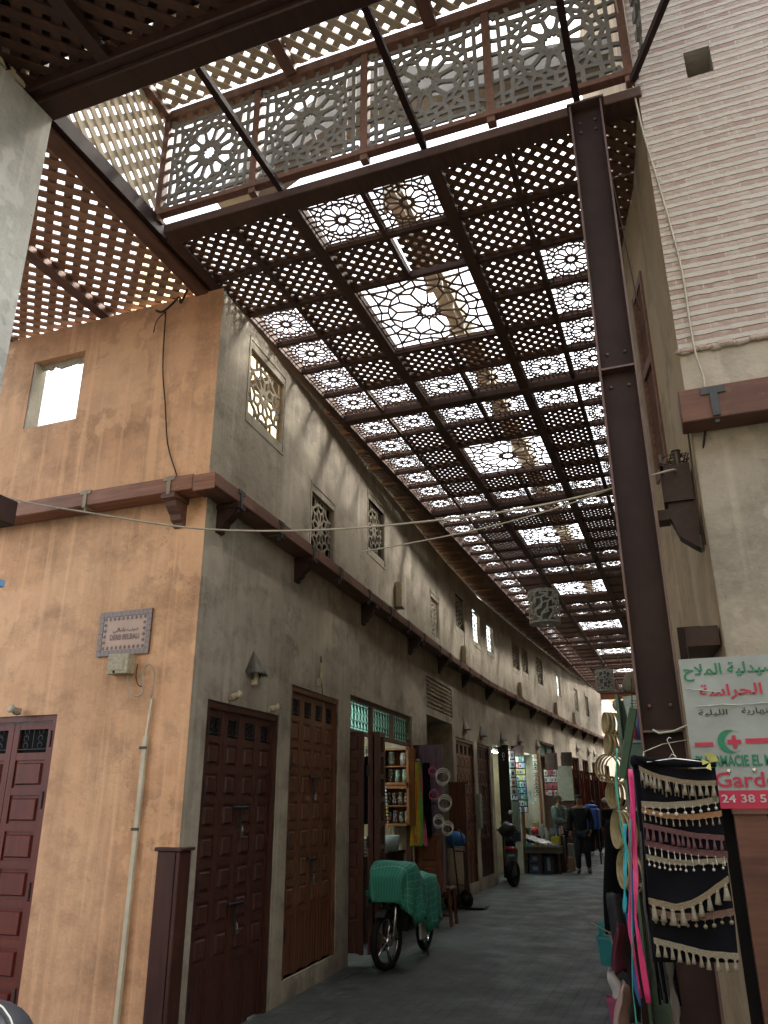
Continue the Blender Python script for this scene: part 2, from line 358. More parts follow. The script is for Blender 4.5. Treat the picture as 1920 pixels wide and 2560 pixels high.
# ------------------------------------------------------------ fretwork
def strips_union(segs, wd, hx, hy):
    """union of flat strips, clipped to the rectangle, as 2-D triangles without overlaps"""
    vs = []; fs = []
    for a, b in segs:
        a = Vector(a); b = Vector(b); d = b-a
        if d.length < 1e-6: continue
        d.normalize(); n = Vector((-d.y, d.x))*wd/2; e = d*wd*.35
        P = clip_poly([tuple(a-e-n), tuple(b+e-n), tuple(b+e+n), tuple(a-e+n)], -hx, hx, -hy, hy)
        if len(P) < 3: continue
        o = len(vs); vs += [Vector(p) for p in P]; fs.append(list(range(o, o+len(P))))
    V, E_, F_, ov, oe, of = delaunay_2d_cdt(vs, [], fs, 0, 1e-5)
    return [tuple(v) for v in V], [f for f, o in zip(F_, of) if len(o) > 0]
def rosette(n, hx, hy, corner=False, arrows=True, rs=(.20,.145,.27,.55,.70,.90,.82)):
    ra, rb, re, rf, rt, ru, rv = rs; d = 2*math.pi/n; sg = []
    P = lambda r, k: (r*math.cos(k*d), r*math.sin(k*d))
    for k in range(n):
        A, B, B0 = P(ra, k), P(rb, k+.5), P(rb, k-.5)
        E, E0, Fp, F0_ = P(re, k+.5), P(re, k-.5), P(rf, k+.5), P(rf, k-.5)
        T = P(rt, k); U = P(ru, k); Vv, V0 = P(rv, k+.5), P(rv, k-.5)
        G = P((rf+rv)*.5+.02, k+.5); G0 = P((rf+rv)*.5+.02, k-.5)
        sg += [(A,B),(A,B0),(A,E),(A,E0),(E,Fp),(T,Fp),(T,F0_),(T,U),(U,Vv),(U,V0)]+([(G,T),(G0,T),(G,Vv)] if arrows else [])
        for (q, kk, rr) in ((U, k, ru), (Vv, k+.5, rv)):
            an = (kk*d) % (2*math.pi); c, s_ = math.cos(an), math.sin(an)
            dia = abs(abs(abs(c)-abs(s_))) < .12
            if dia:
                sx_, sy_ = math.copysign(1, c), math.copysign(1, s_); qx, qy = abs(q[0]), abs(q[1]); h_ = (qx+1)/2
                sg += [(q, (sx_*h_, sy_*h_)), ((sx_*h_, sy_*h_), (sx_, sy_*(h_+.04))), ((sx_*h_, sy_*h_), (sx_*(h_+.04), sy_)), ((sx_*h_, sy_*h_), (sx_*(h_-.02), sy_*(qy-.1))), ((sx_*h_, sy_*h_), (sx_*(qx-.1), sy_*(h_-.02)))]
            else:
                if abs(c) > abs(s_): sg.append((q, (math.copysign(1, c), q[1]*1.02)))
                else: sg.append((q, (q[0]*1.02, math.copysign(1, s_))))
    if corner:
        for sx in (-1, 1):
            for sy in (-1, 1):
                cx, cy = .835*sx, .835*sy; q = [(cx+.1*math.cos(i*math.pi/4+math.pi/8), cy+.1*math.sin(i*math.pi/4+math.pi/8)) for i in range(8)]
                sg += [(q[i], q[(i+1) % 8]) for i in range(8)]
                sg += [((sx, .76*sy), (.93*sx, .8*sy)), ((.76*sx, sy), (.8*sx, .93*sy)), ((.72*sx,.72*sy), (.77*sx,.77*sy))]
    fr = [((-1,-1),(1,-1)),((1,-1),(1,1)),((1,1),(-1,1)),((-1,1),(-1,-1))]
    return [((a[0]*hx, a[1]*hy), (b[0]*hx, b[1]*hy)) for a, b in sg+fr]
def fret_mesh(name, n, hx, hy, wd, th, m, fn=None, rs=None, segs=None):
    """fn maps (a,b,t) to xyz; default flat in xy"""
    fn = fn or (lambda a, b, t: (a, b, t))
    sg = segs if segs else (rosette(n, hx, hy, rs=rs, arrows=(m != 'screen_plaster')) if rs else rosette(n, hx, hy))
    V, F_ = strips_union(sg, wd, hx, hy)
    bm = bmesh.new(); bv = [bm.verts.new((v[0], v[1], 0)) for v in V]
    for f in F_:
        try: bm.faces.new([bv[i] for i in f])
        except ValueError: pass
    bmesh.ops.delete(bm, geom=[v for v in bm.verts if not v.link_faces], context='VERTS')
    bmesh.ops.recalc_face_normals(bm, faces=bm.faces)
    ex = bmesh.ops.extrude_face_region(bm, geom=list(bm.faces))
    for v in [e for e in ex['geom'] if isinstance(e, bmesh.types.BMVert)]: v.co.z += th
    bmesh.ops.recalc_face_normals(bm, faces=bm.faces)
    for v in bm.verts: v.co = Vector(fn(v.co.x, v.co.y, v.co.z))
    me = bpy.data.meshes.new(name); bm.to_mesh(me); bm.free()
    me.materials.append(mat(m)); return me
def lattice(mb, x0, x1, y0, y1, pitch, wd, th, fn, ang=45, gap=0, mi=0):
    """two layers of crossing slats clipped to a rectangle"""
    cx, cy = (x0+x1)/2, (y0+y1)/2; Rr = math.hypot(x1-x0, y1-y0)/2
    for L, an in ((0, R(ang)), (1, R(ang-90))):
        d = Vector((math.cos(an), math.sin(an))); n = Vector((-d.y, d.x)); k = int(Rr/pitch)+1
        for i in range(-k, k+1):
            c = Vector((cx, cy))+n*i*pitch
            P = [tuple(c-d*Rr*1.1-n*wd/2), tuple(c+d*Rr*1.1-n*wd/2), tuple(c+d*Rr*1.1+n*wd/2), tuple(c-d*Rr*1.1+n*wd/2)]
            P = clip_poly(P, x0, x1, y0, y1)
            if len(P) >= 3: mb.prism(P, fn, L*th+gap*L, (L+1)*th+gap*L-.0004, mi)
    return mb
FL = lambda a, b, t: (a, b, t)

# ============================================================ ground
gm = MB(); gm.b2(-60, 60, -40, 90, -.3, 0); struct(gm.build('ground', 'ground_paving'))

# ============================================================ left corner building
WP = [(-3.43,5.05),(-3.54,7),(-3.67,9),(-3.83,11.5),(-3.98,14),(-4.08,17),(-4.02,20),(-3.92,23),(-3.76,27.5),(-3.55,32),(-3.3,37),(-3.0,44),(-2.9,50)]
def wx(y):
    for a, b in zip(WP[:-1], WP[1:]):
        if y <= b[1]: t = (y-a[1])/(b[1]-a[1]); return a[0]+(b[0]-a[0])*t
    return WP[-1][0]
def wang(y): return math.atan2(-(wx(y+.3)-wx(y-.3)), .6)       # rotation of local +Y frame
AL = lambda s, z, d: (wx(s)-d, s, z)            # s along alley, d depth into the wall
OR = lambda s, z, d: (s, 5.05+d, z)
def wall_grid(mb, fn, ss, zs, openings, depth, back=0):
    """front face with rectangular openings, reveals of depth"""
    S_ = sorted(set([round(v, 4) for v in ss]+[round(v, 4) for o in openings for v in o[:2]]))
    Z_ = sorted(set([round(v, 4) for v in zs]+[round(v, 4) for o in openings for v in o[2:4]]))
    vid = {}
    def V(s, z, d):
        k = (round(s, 4), round(z, 4), round(d, 4))
        if k not in vid: vid[k] = len(mb.v); mb.v.append(fn(s, z, d))
        return vid[k]
    def Fc(*q): mb.f.append(q); mb.mi.append(0)
    inside = lambda s, z: any(o[0] < s < o[1] and o[2] < z < o[3] for o in openings)
    for i in range(len(S_)-1):
        for j in range(len(Z_)-1):
            s0, s1, z0, z1 = S_[i], S_[i+1], Z_[j], Z_[j+1]
            if inside((s0+s1)/2, (z0+z1)/2): continue
            Fc(V(s0,z0,0), V(s1,z0,0), V(s1,z1,0), V(s0,z1,0))
            if back: Fc(V(s0,z0,back), V(s0,z1,back), V(s1,z1,back), V(s1,z0,back))
    for o in openings:
        dp = o[4] if len(o) > 4 else depth
        s_in = [s for s in S_ if o[0] <= s <= o[1]]
        for a, b in zip(s_in[:-1], s_in[1:]):
            Fc(V(a,o[3],0), V(b,o[3],0), V(b,o[3],dp), V(a,o[3],dp))
            if o[2] > 0.01: Fc(V(a,o[2],0), V(a,o[2],dp), V(b,o[2],dp), V(b,o[2],0))
        Fc(V(o[0],o[2],0), V(o[0],o[3],0), V(o[0],o[3],dp), V(o[0],o[2],dp))
        Fc(V(o[1],o[2],0), V(o[1],o[2],dp), V(o[1],o[3],dp), V(o[1],o[3],0))
    return mb
ZT = 5.97
house = empty('corner_building', (-3.43, 5.05, 0), 'two storey corner building, orange plaster on one side and sooty beige along the alley', 'building')
MASH = [(5.69,6.36,5.08,5.69,'lit'),(7.29,7.9,4.24,4.82,'dark'),(9.3,9.94,4.86,5.49,'dark'),(12.8,13.3,4.37,4.95,'lit'),(14.8,15.45,4.91,5.49,'dark'),
        (16.35,17,4.91,5.5,'sun'),(17.68,18.2,4.92,5.47,'sun'),(20.3,20.95,4.92,5.5,'dark'),(21.4,22,4.97,5.54,'dark'),(23.3,24,4.9,5.59,'dark'),
        (26.3,26.85,4.87,5.48,'sun'),(29.5,30.1,4.72,5.43,'lit'),(31.8,32.4,4.73,5.42,'dark')]
DOORS = [(5.3,6.62,0,2.37),(6.88,8.2,.17,2.69),(14.38,15.87,.2,2.73),(16.2,17.37,.22,2.73)]
SHOPS = [(8.6,11.38,0,2.80),(17.62,20.1,0,2.78),(20.55,22.3,0,2.78),(22.9,25.0,0,3.2)]
FAR = [(25.9,27.2,0,3.0),(27.9,29.2,0,3.0),(29.9,31.1,0,3.0),(32.0,33.2,0,3.0),(35,36.4,0,3.0)]
ops = [(a-.04,b+.04,c-.04,d+.04,.07) for a,b,c,d,_ in MASH]+[(a,b,c,d,.1) for a,b,c,d in DOORS]+[(a,b,c,d,.35) for a,b,c,d in SHOPS]+[(a,b,c,d,.3) for a,b,c,d in FAR]
ops += [(12.27,14.15,0,2.93,.9),(12.3,14.2,3.05,3.55,.04)]
mb = MB(); ss = [5.05+.5*i for i in range(91)]
wall_grid(mb, AL, ss, [0,1.3,2.0,3.0,3.9,4.6,ZT], ops, .1)
alley_wall = mb.build('alley_wall', 'alley_plaster', house)
# rear boards of door and niche openings
mb = MB()
for a,b,c,d in [(12.27,14.15,0,2.93)]:
    mb.add([AL(a,c,.9), AL(b,c,.9), AL(b,d,.9), AL(a,d,.9)], [(0,1,2,3)])
mb.build('niche_back_wall', 'alley_plaster', house)
# orange wall with a rough window hole
mb = MB()
wall_grid(mb, OR, [-9+.7*i for i in range(8)]+[-3.43], [0,1.3,2.6,3.9,4.6,ZT+.03], [(-5.55,-4.93,4.95,5.68,.11),(-6.4,-4.665,0,2.28,.1)], .1)
ow = mb.build('orange_wall', 'orange_plaster', house)
rng = random.Random(3)   # broken plaster rim inside the hole
MB().b2(-5.549,-5.53,5.06,5.2,4.955,5.675).build('painted_bright_reveal', 'white_plaster', house)  # white box paints in the light falling on the reveal from behind
for n_, z_, h_ in ((14, 5.67, .06), (13, 4.955, .03)):
    mb = MB()
    for q in range(n_): mb.box((-5.51+.044*q, 5.15, z_-.03*rng.random()*(h_ > .05)+.01*rng.random()),(.05,.03,h_))
    mb.build('broken_rim', 'pale_plaster', house)
# light wells / rooms behind the fretted windows
for i, (a, b, c, d, k) in enumerate(MASH):
    xw = wx((a+b)/2)
    if k == 'sun': continue
    mb = MB()
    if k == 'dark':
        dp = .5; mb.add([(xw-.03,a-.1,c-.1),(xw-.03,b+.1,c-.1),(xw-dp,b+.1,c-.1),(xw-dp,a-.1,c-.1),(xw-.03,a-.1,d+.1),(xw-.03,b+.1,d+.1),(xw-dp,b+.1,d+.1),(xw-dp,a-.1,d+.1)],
           [(3,2,6,7),(0,1,2,3),(0,3,7,4),(1,5,6,2),(4,7,6,5)]); mb.build('window_recess', 'dark_void', house)  # near-black box stands for the unlit room behind the window
    else: mb.b2(xw-1.3,xw-1.22,a-.3,b+3.2,c-.4,d+1.5); mb.build('courtyard_wall', 'painted_sun_plaster', house)
# fretted plaster windows
fretw = {}
for i, (a, b, c, d, k) in enumerate(MASH):
    a_, b_, c_, d_ = a-.035, b+.035, c-.035, d+.035; key = (round((b_-a_)/2, 2), round((d_-c_)/2, 2), k == 'sun')
    if key not in fretw: fretw[key] = fret_mesh('fretted_window', 10, (b_-a_)/2, (d_-c_)/2, .015 if k == 'sun' else .026, .006 if k == 'sun' else .016, 'screen_plaster', lambda p, q, t: (-t, p, q), rs=(.2,.12,.3,.52,.66,.86,.8))
    ym = (a+b)/2; o = bpy.data.objects.new('fretted_window', fretw[key]); COL.objects.link(o); o.parent = house
    o.location = Vector((wx(ym)-.035, ym, (c+d)/2))-wloc(house); o.rotation_euler = (0,0,wang(ym))
    # shallow plaster frame
    mb = MB(); y0,y1,z0,z1 = a-.06,b+.06,c-.12,d+.12
    for q in ((y0-.03,y0,z0,z1),(y1,y1+.03,z0,z1),(y0-.03,y1+.03,z0-.03,z0),(y0-.03,y1+.03,z1,z1+.03)):
        mb.add([AL(s,z,t) for t in (-.006,.004) for s in q[:2] for z in q[2:]], [(0,1,3,2),(4,6,7,5),(0,4,5,1),(2,3,7,6),(0,2,6,4),(1,5,7,3)])
    mb.build('window_frame', 'alley_plaster', o)
# window frames are parented to the window: fix their offset
for o in list(COL.objects):
    if o.name.startswith('window_frame') and o.parent: o.matrix_parent_inverse = Matrix.Rotation(-o.parent.rotation_euler.z, 4, 'Z')
# timber band round the corner, straps, carved brackets
PB = .2
mb = MB(); ys = [4.85]+[y for y in [5.5+.75*i for i in range(59)]]
for i in range(len(ys)-1):
    a, b = ys[i], ys[i+1]; xa, xb = (-3.23 if i == 0 else wx(a)+PB), wx(b)+PB
    ia, ib = wx(max(a,5.05))-.02, wx(b)-.02; ya = max(a, 4.85)
    mb.add([(xa,ya,3.958),(xb,b,3.958),(xb,b,4.07),(xa,ya,4.07),(ia,ya,3.958),(ib,b,3.958),(ib,b,4.07),(ia,ya,4.07)], [(0,1,2,3),(0,4,5,1),(3,2,6,7),(4,0,3,7),(1,5,6,2)])
band = mb.build('timber_band', 'band_wood', house, bevel=.006)
mb = MB(); mb.b2(-8.3, -3.44, 4.85, 5.04, 3.96, 4.09); mb.b2(-3.437,-3.236,4.846,4.86,3.935,4.075)
bandx = mb.build('timber_band', 'band_wood_x', house, bevel=.006)
def bracket_mesh():
    prof = [(0,0),(.185,0),(.185,-.05),(.165,-.055),(.15,-.09),(.12,-.125),(.085,-.15),(.07,-.19),(.035,-.205),(.03,-.235),(0,-.24)]
    mb = MB(); mb.prism(prof, lambda a, b, t: (a, t, b), -.05, .05); mb.box((.1,0,-.022),(.21,.13,.04)); return mb.mesh('bracket', 'band_wood')
bme = bracket_mesh(); bmd = bme.copy(); bmd.materials.clear(); bmd.materials.append(mat('dark_wood'))
for y in (5.27,6.88,9.02,11.28,13.2,15.1,17.3,19.62,21.93,24.3,26.46,28.5,30.46,32.9,35.3):
    o = bpy.data.objects.new('bracket', bme); COL.objects.link(o); o.parent = band
    o.location = Vector((wx(y), y, 3.947))-wloc(band); o.rotation_euler = (0,0,wang(y)); o.data = bmd
o = bpy.data.objects.new('bracket', bme); COL.objects.link(o); o.parent = bandx; o.location = Vector((-3.665,5.05,3.955))-wloc(bandx); o.rotation_euler = (0,0,R(-90))
def strap_mesh(m):
    mb = MB(); mb.box((.004,0,.112),(.008,.11,.035)); mb.box((.005,0,.05),(.009,.035,.15)); mb.box((-.05,0,-.008),(.12,.035,.012)); mb.box((-.02,0,-.03),(.02,.02,.05)); return mb.mesh('iron_strap', m)
sme = strap_mesh('strap_dark'); sm2 = strap_mesh('strap_metal')
y = 5.27
while y < 34:
    o = bpy.data.objects.new('iron_strap', sme); COL.objects.link(o); o.parent = band
    o.location = Vector((wx(y)+PB, y, 3.935))-wloc(band); o.rotation_euler = (0,0,wang(y)); y += .8+.25*((int(y*7) % 3)/2)
for x in (-4.5,-3.665,-5.6):
    o = bpy.data.objects.new('iron_strap', sm2); COL.objects.link(o); o.parent = bandx; o.location = Vector((x,4.85,3.965))-wloc(bandx); o.rotation_euler = (0,0,R(-90))
# brick relief panel above the niche
mb = MB(); rng = random.Random(5)
for k in range(7):
    z = 3.08+.068*k; s = 12.32
    while s < 14.15:
        L = .25+.06*rng.random(); e = min(s+L, 14.18)
        P = [AL(s,z,.0+.02*rng.random()), AL(e,z,.01), AL(e,z+.035,.012), AL(s,z+.035,.012), AL(s,z,.045), AL(e,z,.045), AL(e,z+.035,.045), AL(s,z+.035,.045)]
        mb.add(P, [(0,1,2,3),(0,4,5,1),(3,2,6,7),(0,3,7,4),(1,5,6,2)]); s = e+.012
mb.add([AL(12.3,3.05,.04),AL(14.2,3.05,.04),AL(14.2,3.55,.04),AL(12.3,3.55,.04)],[(0,1,2,3)])
mb.build('brick_panel', 'alley_brick', house)
mb = MB(); mb.add([AL(13.25,0,.45),AL(14.15,0,.45),AL(14.15,2.93,.45),AL(13.25,2.93,.45)],[(0,1,2,3)]); 
for k in range(34): mb.add([AL(13.25,.03+k*.086,.44),AL(14.14,.03+k*.086,.44),AL(14.14,.075+k*.086,.44),AL(13.25,.075+k*.086,.44),AL(13.25,.03+k*.086,.46),AL(14.14,.03+k*.086,.46),AL(14.14,.075+k*.086,.46),AL(13.25,.075+k*.086,.46)],[(0,1,2,3),(3,2,6,7),(0,4,5,1)])
mb.build('brick_pier', 'alley_brick', house)

# ---- panelled folding doors (front faces local -Y)
def scroll(mb, w, h, cx, cz, y=0, r=.004):
    for i in range(2):
        for j in range(3):
            rr = min(w/4, h/6)*.85; c = (cx+(i-.5)*w/2, cz+(j-1)*h/3)
            mb.tube([(c[0]+rr*math.cos(t*math.pi/5), y, c[1]+rr*math.sin(t*math.pi/5)) for t in range(10)], r, 4, True)
    for x in (-w/2, 0, w/2): mb.tube([(cx+x, y, cz-h/2), (cx+x, y, cz+h/2)], r, 4)
    for z_ in (-h/2, h/2): mb.tube([(cx-w/2, y, cz+z_), (cx+w/2, y, cz+z_)], r, 4)
def leaf_mesh(w, h, rows, plank, m, win=True, th=.035):
    mb = MB(); st = min(.055, w*.2); y0 = 0
    ph = (h-plank)/(rows+(0 if win else 0)); wh = ph*.95 if win else 0
    # stiles and rails
    mb.box((-w/2+st/2,0,h/2),(st,th,h)); mb.box((w/2-st/2,0,h/2),(st,th,h))
    zs = [plank+ph*i for i in range(rows+1)]
    for i, z_ in enumerate(zs): mb.box((0,0,min(max(z_, st/2), h-st/2)),(w-2*st,th-.002,st))
    for i in range(rows):
        a, b = zs[i]+st/2, zs[i+1]-st/2; a = max(a, st)
        if i == rows-1 and win: continue
        iw, ih = (w-2*st), (b-a)
        # bevelled raised panel in a recess
        x0, x1 = -iw/2, iw/2; k = .022; q = .032
        mb.add([(x0,-.004,a),(x1,-.004,a),(x1,-.004,b),(x0,-.004,b),(x0+k,-.004,a+k),(x1-k,-.004,a+k),(x1-k,-.004,b-k),(x0+k,-.004,b-k),
                (x0+q,-th/2-.004,a+q),(x1-q,-th/2-.004,a+q),(x1-q,-th/2-.004,b-q),(x0+q,-th/2-.004,b-q)],
               [(0,1,5,4),(1,2,6,5),(2,3,7,6),(3,0,4,7),(4,5,9,8),(5,6,10,9),(6,7,11,10),(7,4,8,11),(8,9,10,11)])
    if plank > .1:
        n = 3; pw = (w-2*st)/n
        for i in range(n): mb.box((-w/2+st+pw*(i+.5),.002,plank/2),(pw-.005,th*.6,plank-.02))
    return mb.mesh('door_leaf', m)
GRILLE = {}
def shop_door(w, h, leaves, rows, plank, m, parent, loc, rz, bolts=True, dim_window=True, name='folding_door'):
    fr = MB(); fw = .045
    fr.box((-w/2+fw/2,0,h/2),(fw,.09,h)); fr.box((w/2-fw/2,0,h/2),(fw,.09,h)); fr.box((0,0,h-fw/2),(w-2*fw,.09,fw))
    d = fr.build(name, m, None, local=True); d.parent = parent; d.location = Vector(loc)-wloc(parent); d.rotation_euler = (0,0,rz)
    lw = (w-2*fw)/leaves; me = leaf_mesh(lw-.006, h-fw-.01, rows, plank, m)
    ph = (h-fw-.01-plank)/rows; gw = lw-.12; gh = ph*.62; key = (round(gw,2), round(gh,2))
    if key not in GRILLE:
        gb = MB(); scroll(gb, gw, gh, 0, 0, -.012, .0035); GRILLE[key] = gb.mesh('window_grille', 'iron')
        db = MB(); db.box((0,.006,0),(lw-.1,.004,ph*.85)); GRILLE[key, 'd'] = db.mesh('dark_pane', 'dark_void')
    for i in range(leaves):
        x = -w/2+fw+lw*(i+.5)
        for me_, nm, lc in ((me,'door_leaf',(x,.0,.005)),(GRILLE[key],'window_grille',(x,0,h-fw-.01-ph/2+.01)),(GRILLE[key,'d'],'dark_pane',(x,.006,h-fw-.01-ph/2+.01))):
            o = bpy.data.objects.new(nm, me_); COL.objects.link(o); o.parent = d; o.location = lc
    if bolts:
        for z_ in (h*.37, h*.67):
            bb = MB(); bb.tube([(-.1,-.04,z_),(.16,-.04,z_)], .008, 6); bb.box((-.09,-.033,z_),(.02,.02,.035)); bb.box((.05,-.033,z_),(.02,.02,.035)); bb.box((.15,-.033,z_),(.02,.02,.035)); bb.bar((.03,-.03,z_),(.03,-.03,z_-.16),.02,.008)
            bb.build('slide_bolt', 'iron', d, local=True)
            pb = MB(); pb.box((.035,-.05,z_-.2),(.035,.016,.035)); pb.tube([(.022,-.05,z_-.185),(.022,-.05,z_-.15),(.03,-.05,z_-.14),(.04,-.05,z_-.14),(.048,-.05,z_-.15),(.048,-.05,z_-.185)], .004, 5)
            pb.build('padlock', 'chrome', d, local=True)
        for sx in (-1, 1):
            for z_ in (h*.12, h*.42, h*.7, h*.9):
                hb = MB(); hb.tube([(sx*(w/2-fw),-.05,z_),(sx*(w/2-fw),-.05,z_+.09)], .007, 6); hb.ball((sx*(w/2-fw),-.05,z_+.1), .009, 5); hb.ball((sx*(w/2-fw),-.05,z_-.01), .009, 5); hb.build('hinge', 'iron', d, local=True)
    return d
mats_ = ['door_dark','door_brown','door_brown','door_dark']
for (a,b,c,d_), m_, nl in zip(DOORS, mats_, (4,4,4,4)):
    ym = (a+b)/2; dd = shop_door(b-a-.01, d_-c-.01, nl, 8, .5, m_, house, (wx(ym)-.055, ym, c), R(90)+wang(ym))
    if c > 0:
        t = MB(); t.add([AL(a,0,0.02),AL(b,0,.02),AL(b,c,.02),AL(a,c,.02),AL(a,c,.1),AL(b,c,.1)],[(0,1,2,3),(3,2,5,4)]); t.build('threshold', 'alley_plaster', house)
d = shop_door(1.73, 2.28, 4, 8, .12, 'door_red', house, (-5.532, 5.11, 0), 0, bolts=True)
for i, (a,b,c,d_) in enumerate(FAR):
    ym = (a+b)/2; tr = MB(); w_ = b-a
    tr.box((0,0,.2),(w_,.06,.04)); tr.box((0,0,-.2),(w_,.06,.04))
    for k in range(4): tr.box((-w_/2+w_*k/3,0,0),(.05,.06,.4))
    o = tr.build('transom_window', 'door_brown', None, local=True); o.parent = house; o.location = Vector((wx(ym)-.1,ym,2.78))-wloc(house); o.rotation_euler = (0,0,R(90)+wang(ym))
    vb = MB(); vb.add([AL(a,0,.28),AL(b,0,.28),AL(b,3,.28),AL(a,3,.28)],[(0,1,2,3)]); vb.build('shop_shade_sheet', 'dark_void', house)  # flat near-black sheet paints the shade inside the shop
    lf = leaf_mesh(.33, 2.5, 8, .3, 'door_red' if i % 2 else 'door_dark')
    for k in range(3):
        for sd_ in (0,1):
            o = bpy.data.objects.new('open_door_leaf', lf); COL.objects.link(o); o.parent = house
            yy = (a+.06*k+.03) if sd_ == 0 else (b-.06*k-.03); o.location = Vector((wx(yy)+.16,yy,.05))-wloc(house); o.rotation_euler = (0,0,R(4*k))
# shop rooms behind openings
for (a,b,c,d_) in SHOPS:
    rm = MB(); dp = 2.2
    rm.add([AL(a,.0,.34),AL(b,.0,.34),AL(b,d_,.34),AL(a,d_,.34),AL(a,0.003,dp),AL(b,0.003,dp),AL(b,d_,dp),AL(a,d_,dp)],[(4,5,6,7),(0,3,7,4),(1,5,6,2),(3,2,6,7)])
    rm.build('shop_room', 'tan_plaster', house)
# transom of the ribbon shop, three panes with scroll grilles
a, b = 8.6, 11.38; ym = (a+b)/2; W_ = b-a
fr = MB(); fr.box((0,0,2.775),(W_,.07,.05)); fr.box((0,0,2.4),(W_,.07,.045))
for x in (-W_/2+.03,-W_/2+W_/3,-W_/2+2*W_/3,W_/2-.03): fr.box((x,0,2.58),(.05,.068,.36))
fr.box((-W_/2+.03,0,1.19),(.06,.07,2.38)); fr.box((W_/2-.03,0,1.19),(.06,.07,2.38))
tr = fr.build('shopfront_frame', 'cabinet_wood', None, local=True); tr.data.materials[0] = mat('band_wood'); tr.parent = house; tr.location = Vector((wx(ym)-.06,ym,0))-wloc(house); tr.rotation_euler = (0,0,R(90)+wang(ym))
for k in range(3):
    gb = MB(); cx = -W_/2+W_*(k+.5)/3
    for q in range(7):
        x = cx-.36+.12*q; gb.tube([(x,-.02,2.43),(x,-.02,2.74)], .005, 4)
        if q < 6: 
            for zz in (2.49,2.67): gb.tube([(x+.06+.04*math.cos(t*.7),-.02,zz+.045*math.sin(t*.7)) for t in range(8)], .004, 4)
            gb.tube([(x+.06,-.02,2.53),(x+.02,-.02,2.58),(x+.06,-.02,2.63)], .004, 4)
    gb.tube([(cx-.4,-.02,2.45),(cx+.4,-.02,2.45)], .005, 4); gb.tube([(cx-.4,-.02,2.71),(cx+.4,-.02,2.71)], .005, 4)
    gb.build('scroll_grille', 'black_iron', tr, local=True)
    pb = MB(); pb.box((cx,.02,2.58),(.86,.004,.33)); pb.build('window_pane', 'pane_glass', tr, local=True)
a, b = 22.9, 25.0; ym = (a+b)/2; W_ = b-a
fr = MB(); fr.box((0,0,3.17),(W_,.07,.05)); fr.box((0,0,2.82),(W_,.07,.05))
for x in (-W_/2+.03,0,W_/2-.03): fr.box((x,0,3.0),(.05,.068,.34))
tr2 = fr.build('shopfront_frame', 'door_dark', None, local=True); tr2.parent = house; tr2.location = Vector((wx(ym)-.06,ym,0))-wloc(house); tr2.rotation_euler = (0,0,R(90)+wang(ym))
gb = MB()
for q in range(15): gb.tube([(-.95+.136*q,-.02,2.84),(-.95+.136*q,-.02,3.15)], .007, 4)
gb.build('scroll_grille', 'black_iron', tr2, local=True)
pb = MB(); pb.box((0,.02,3.0),(W_-.1,.004,.32)); pb.build('window_pane', 'pane_glass', tr2, local=True)
# wooden boxing round the foot of the corner
bx = MB(); bx.b2(-3.57,-3.41,5.0,5.046,0,1.30); bx.b2(-3.426,-3.385,5.0,5.14,.0,1.299); bx.b2(-3.59,-3.37,4.985,5.047,1.30,1.325); bx.b2(-3.425,-3.365,4.988,5.16,1.301,1.324)
bx.build('corner_casing', 'door_dark', house, bevel=.004)

# ============================================================ right building
RW = [(.23,4.25),(.15,5.1),(.02,5.7),(-.2,7),(-.3,9),(-.35,14),(-.3,20),(-.1,28),(.2,36),(.5,50)]
def rx(y):
    for a, b in zip(RW[:-1], RW[1:]):
        if y <= b[1]: return a[0]+(b[0]-a[0])*(y-a[1])/(b[1]-a[1])
    return RW[-1][0]
hr = empty('brick_building', (.23,4.25,0), 'tall building on the other corner, striped brickwork above cracked plaster', 'building')
HB = 8.6
AR = lambda s, z, d: (rx(s)+d, s, z)
FR = lambda s, z, d: (s, 4.25+d, z)
mb = MB(); wall_grid(mb, FR, [.23+.4*i for i in range(12)], [4.03,5,6,7,HB], [(.54,.7,6.04,6.26,.3)], .3); mb.build('brick_wall', 'striped_brick', hr)
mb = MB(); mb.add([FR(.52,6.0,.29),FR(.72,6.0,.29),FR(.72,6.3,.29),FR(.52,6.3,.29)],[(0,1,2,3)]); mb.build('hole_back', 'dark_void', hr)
mb = MB(); wall_grid(mb, lambda s,z,d: (s,4.262+d,z), [.23+.4*i for i in range(12)], [0,1,2,3,4.05], [], .1); mb.build('plaster_wall', 'dim_plaster', hr)
mb = MB(); rng = random.Random(11)      # crumbling lower edge of the brickwork
x = .24
while x < 3:
    r_ = .012+.012*rng.random(); mb.ball((x,4.252,4.035+.012*rng.random()), r_*1.3, 5, (1.6,.9,.8)); x += r_*1.6
mb.build('crumbled_edge', 'striped_brick', hr)
mb = MB(); wall_grid(mb, AR, [4.25+.45*i for i in range(101)], [0,1.5,3,4.5,6,7.5,HB], [(27.0,52,6.1,HB+1,0),(5.28,5.64,3.8,5.36,.05)], .05); mb.build('side_wall', 'tan_plaster', hr)
mb = MB()
for i in range(26):
    z_ = 3.86+i*.056
    if 4.62 < z_ < 4.70: continue
    mb.add([AR(5.3,z_,.03),AR(5.62,z_,.03),AR(5.62,z_+.05,.0),AR(5.3,z_+.05,.0),AR(5.3,z_+.012,.034),AR(5.62,z_+.012,.034)],[(0,1,2,3),(0,1,5,4)])
for q in ((5.27,5.31,3.79,5.37),(5.61,5.65,3.79,5.37)): mb.add([AR(s,z,t) for t in (-.015,.04) for s in q[:2] for z in q[2:]], [(0,1,3,2),(4,6,7,5),(0,4,5,1),(2,3,7,6),(0,2,6,4),(1,5,7,3)])
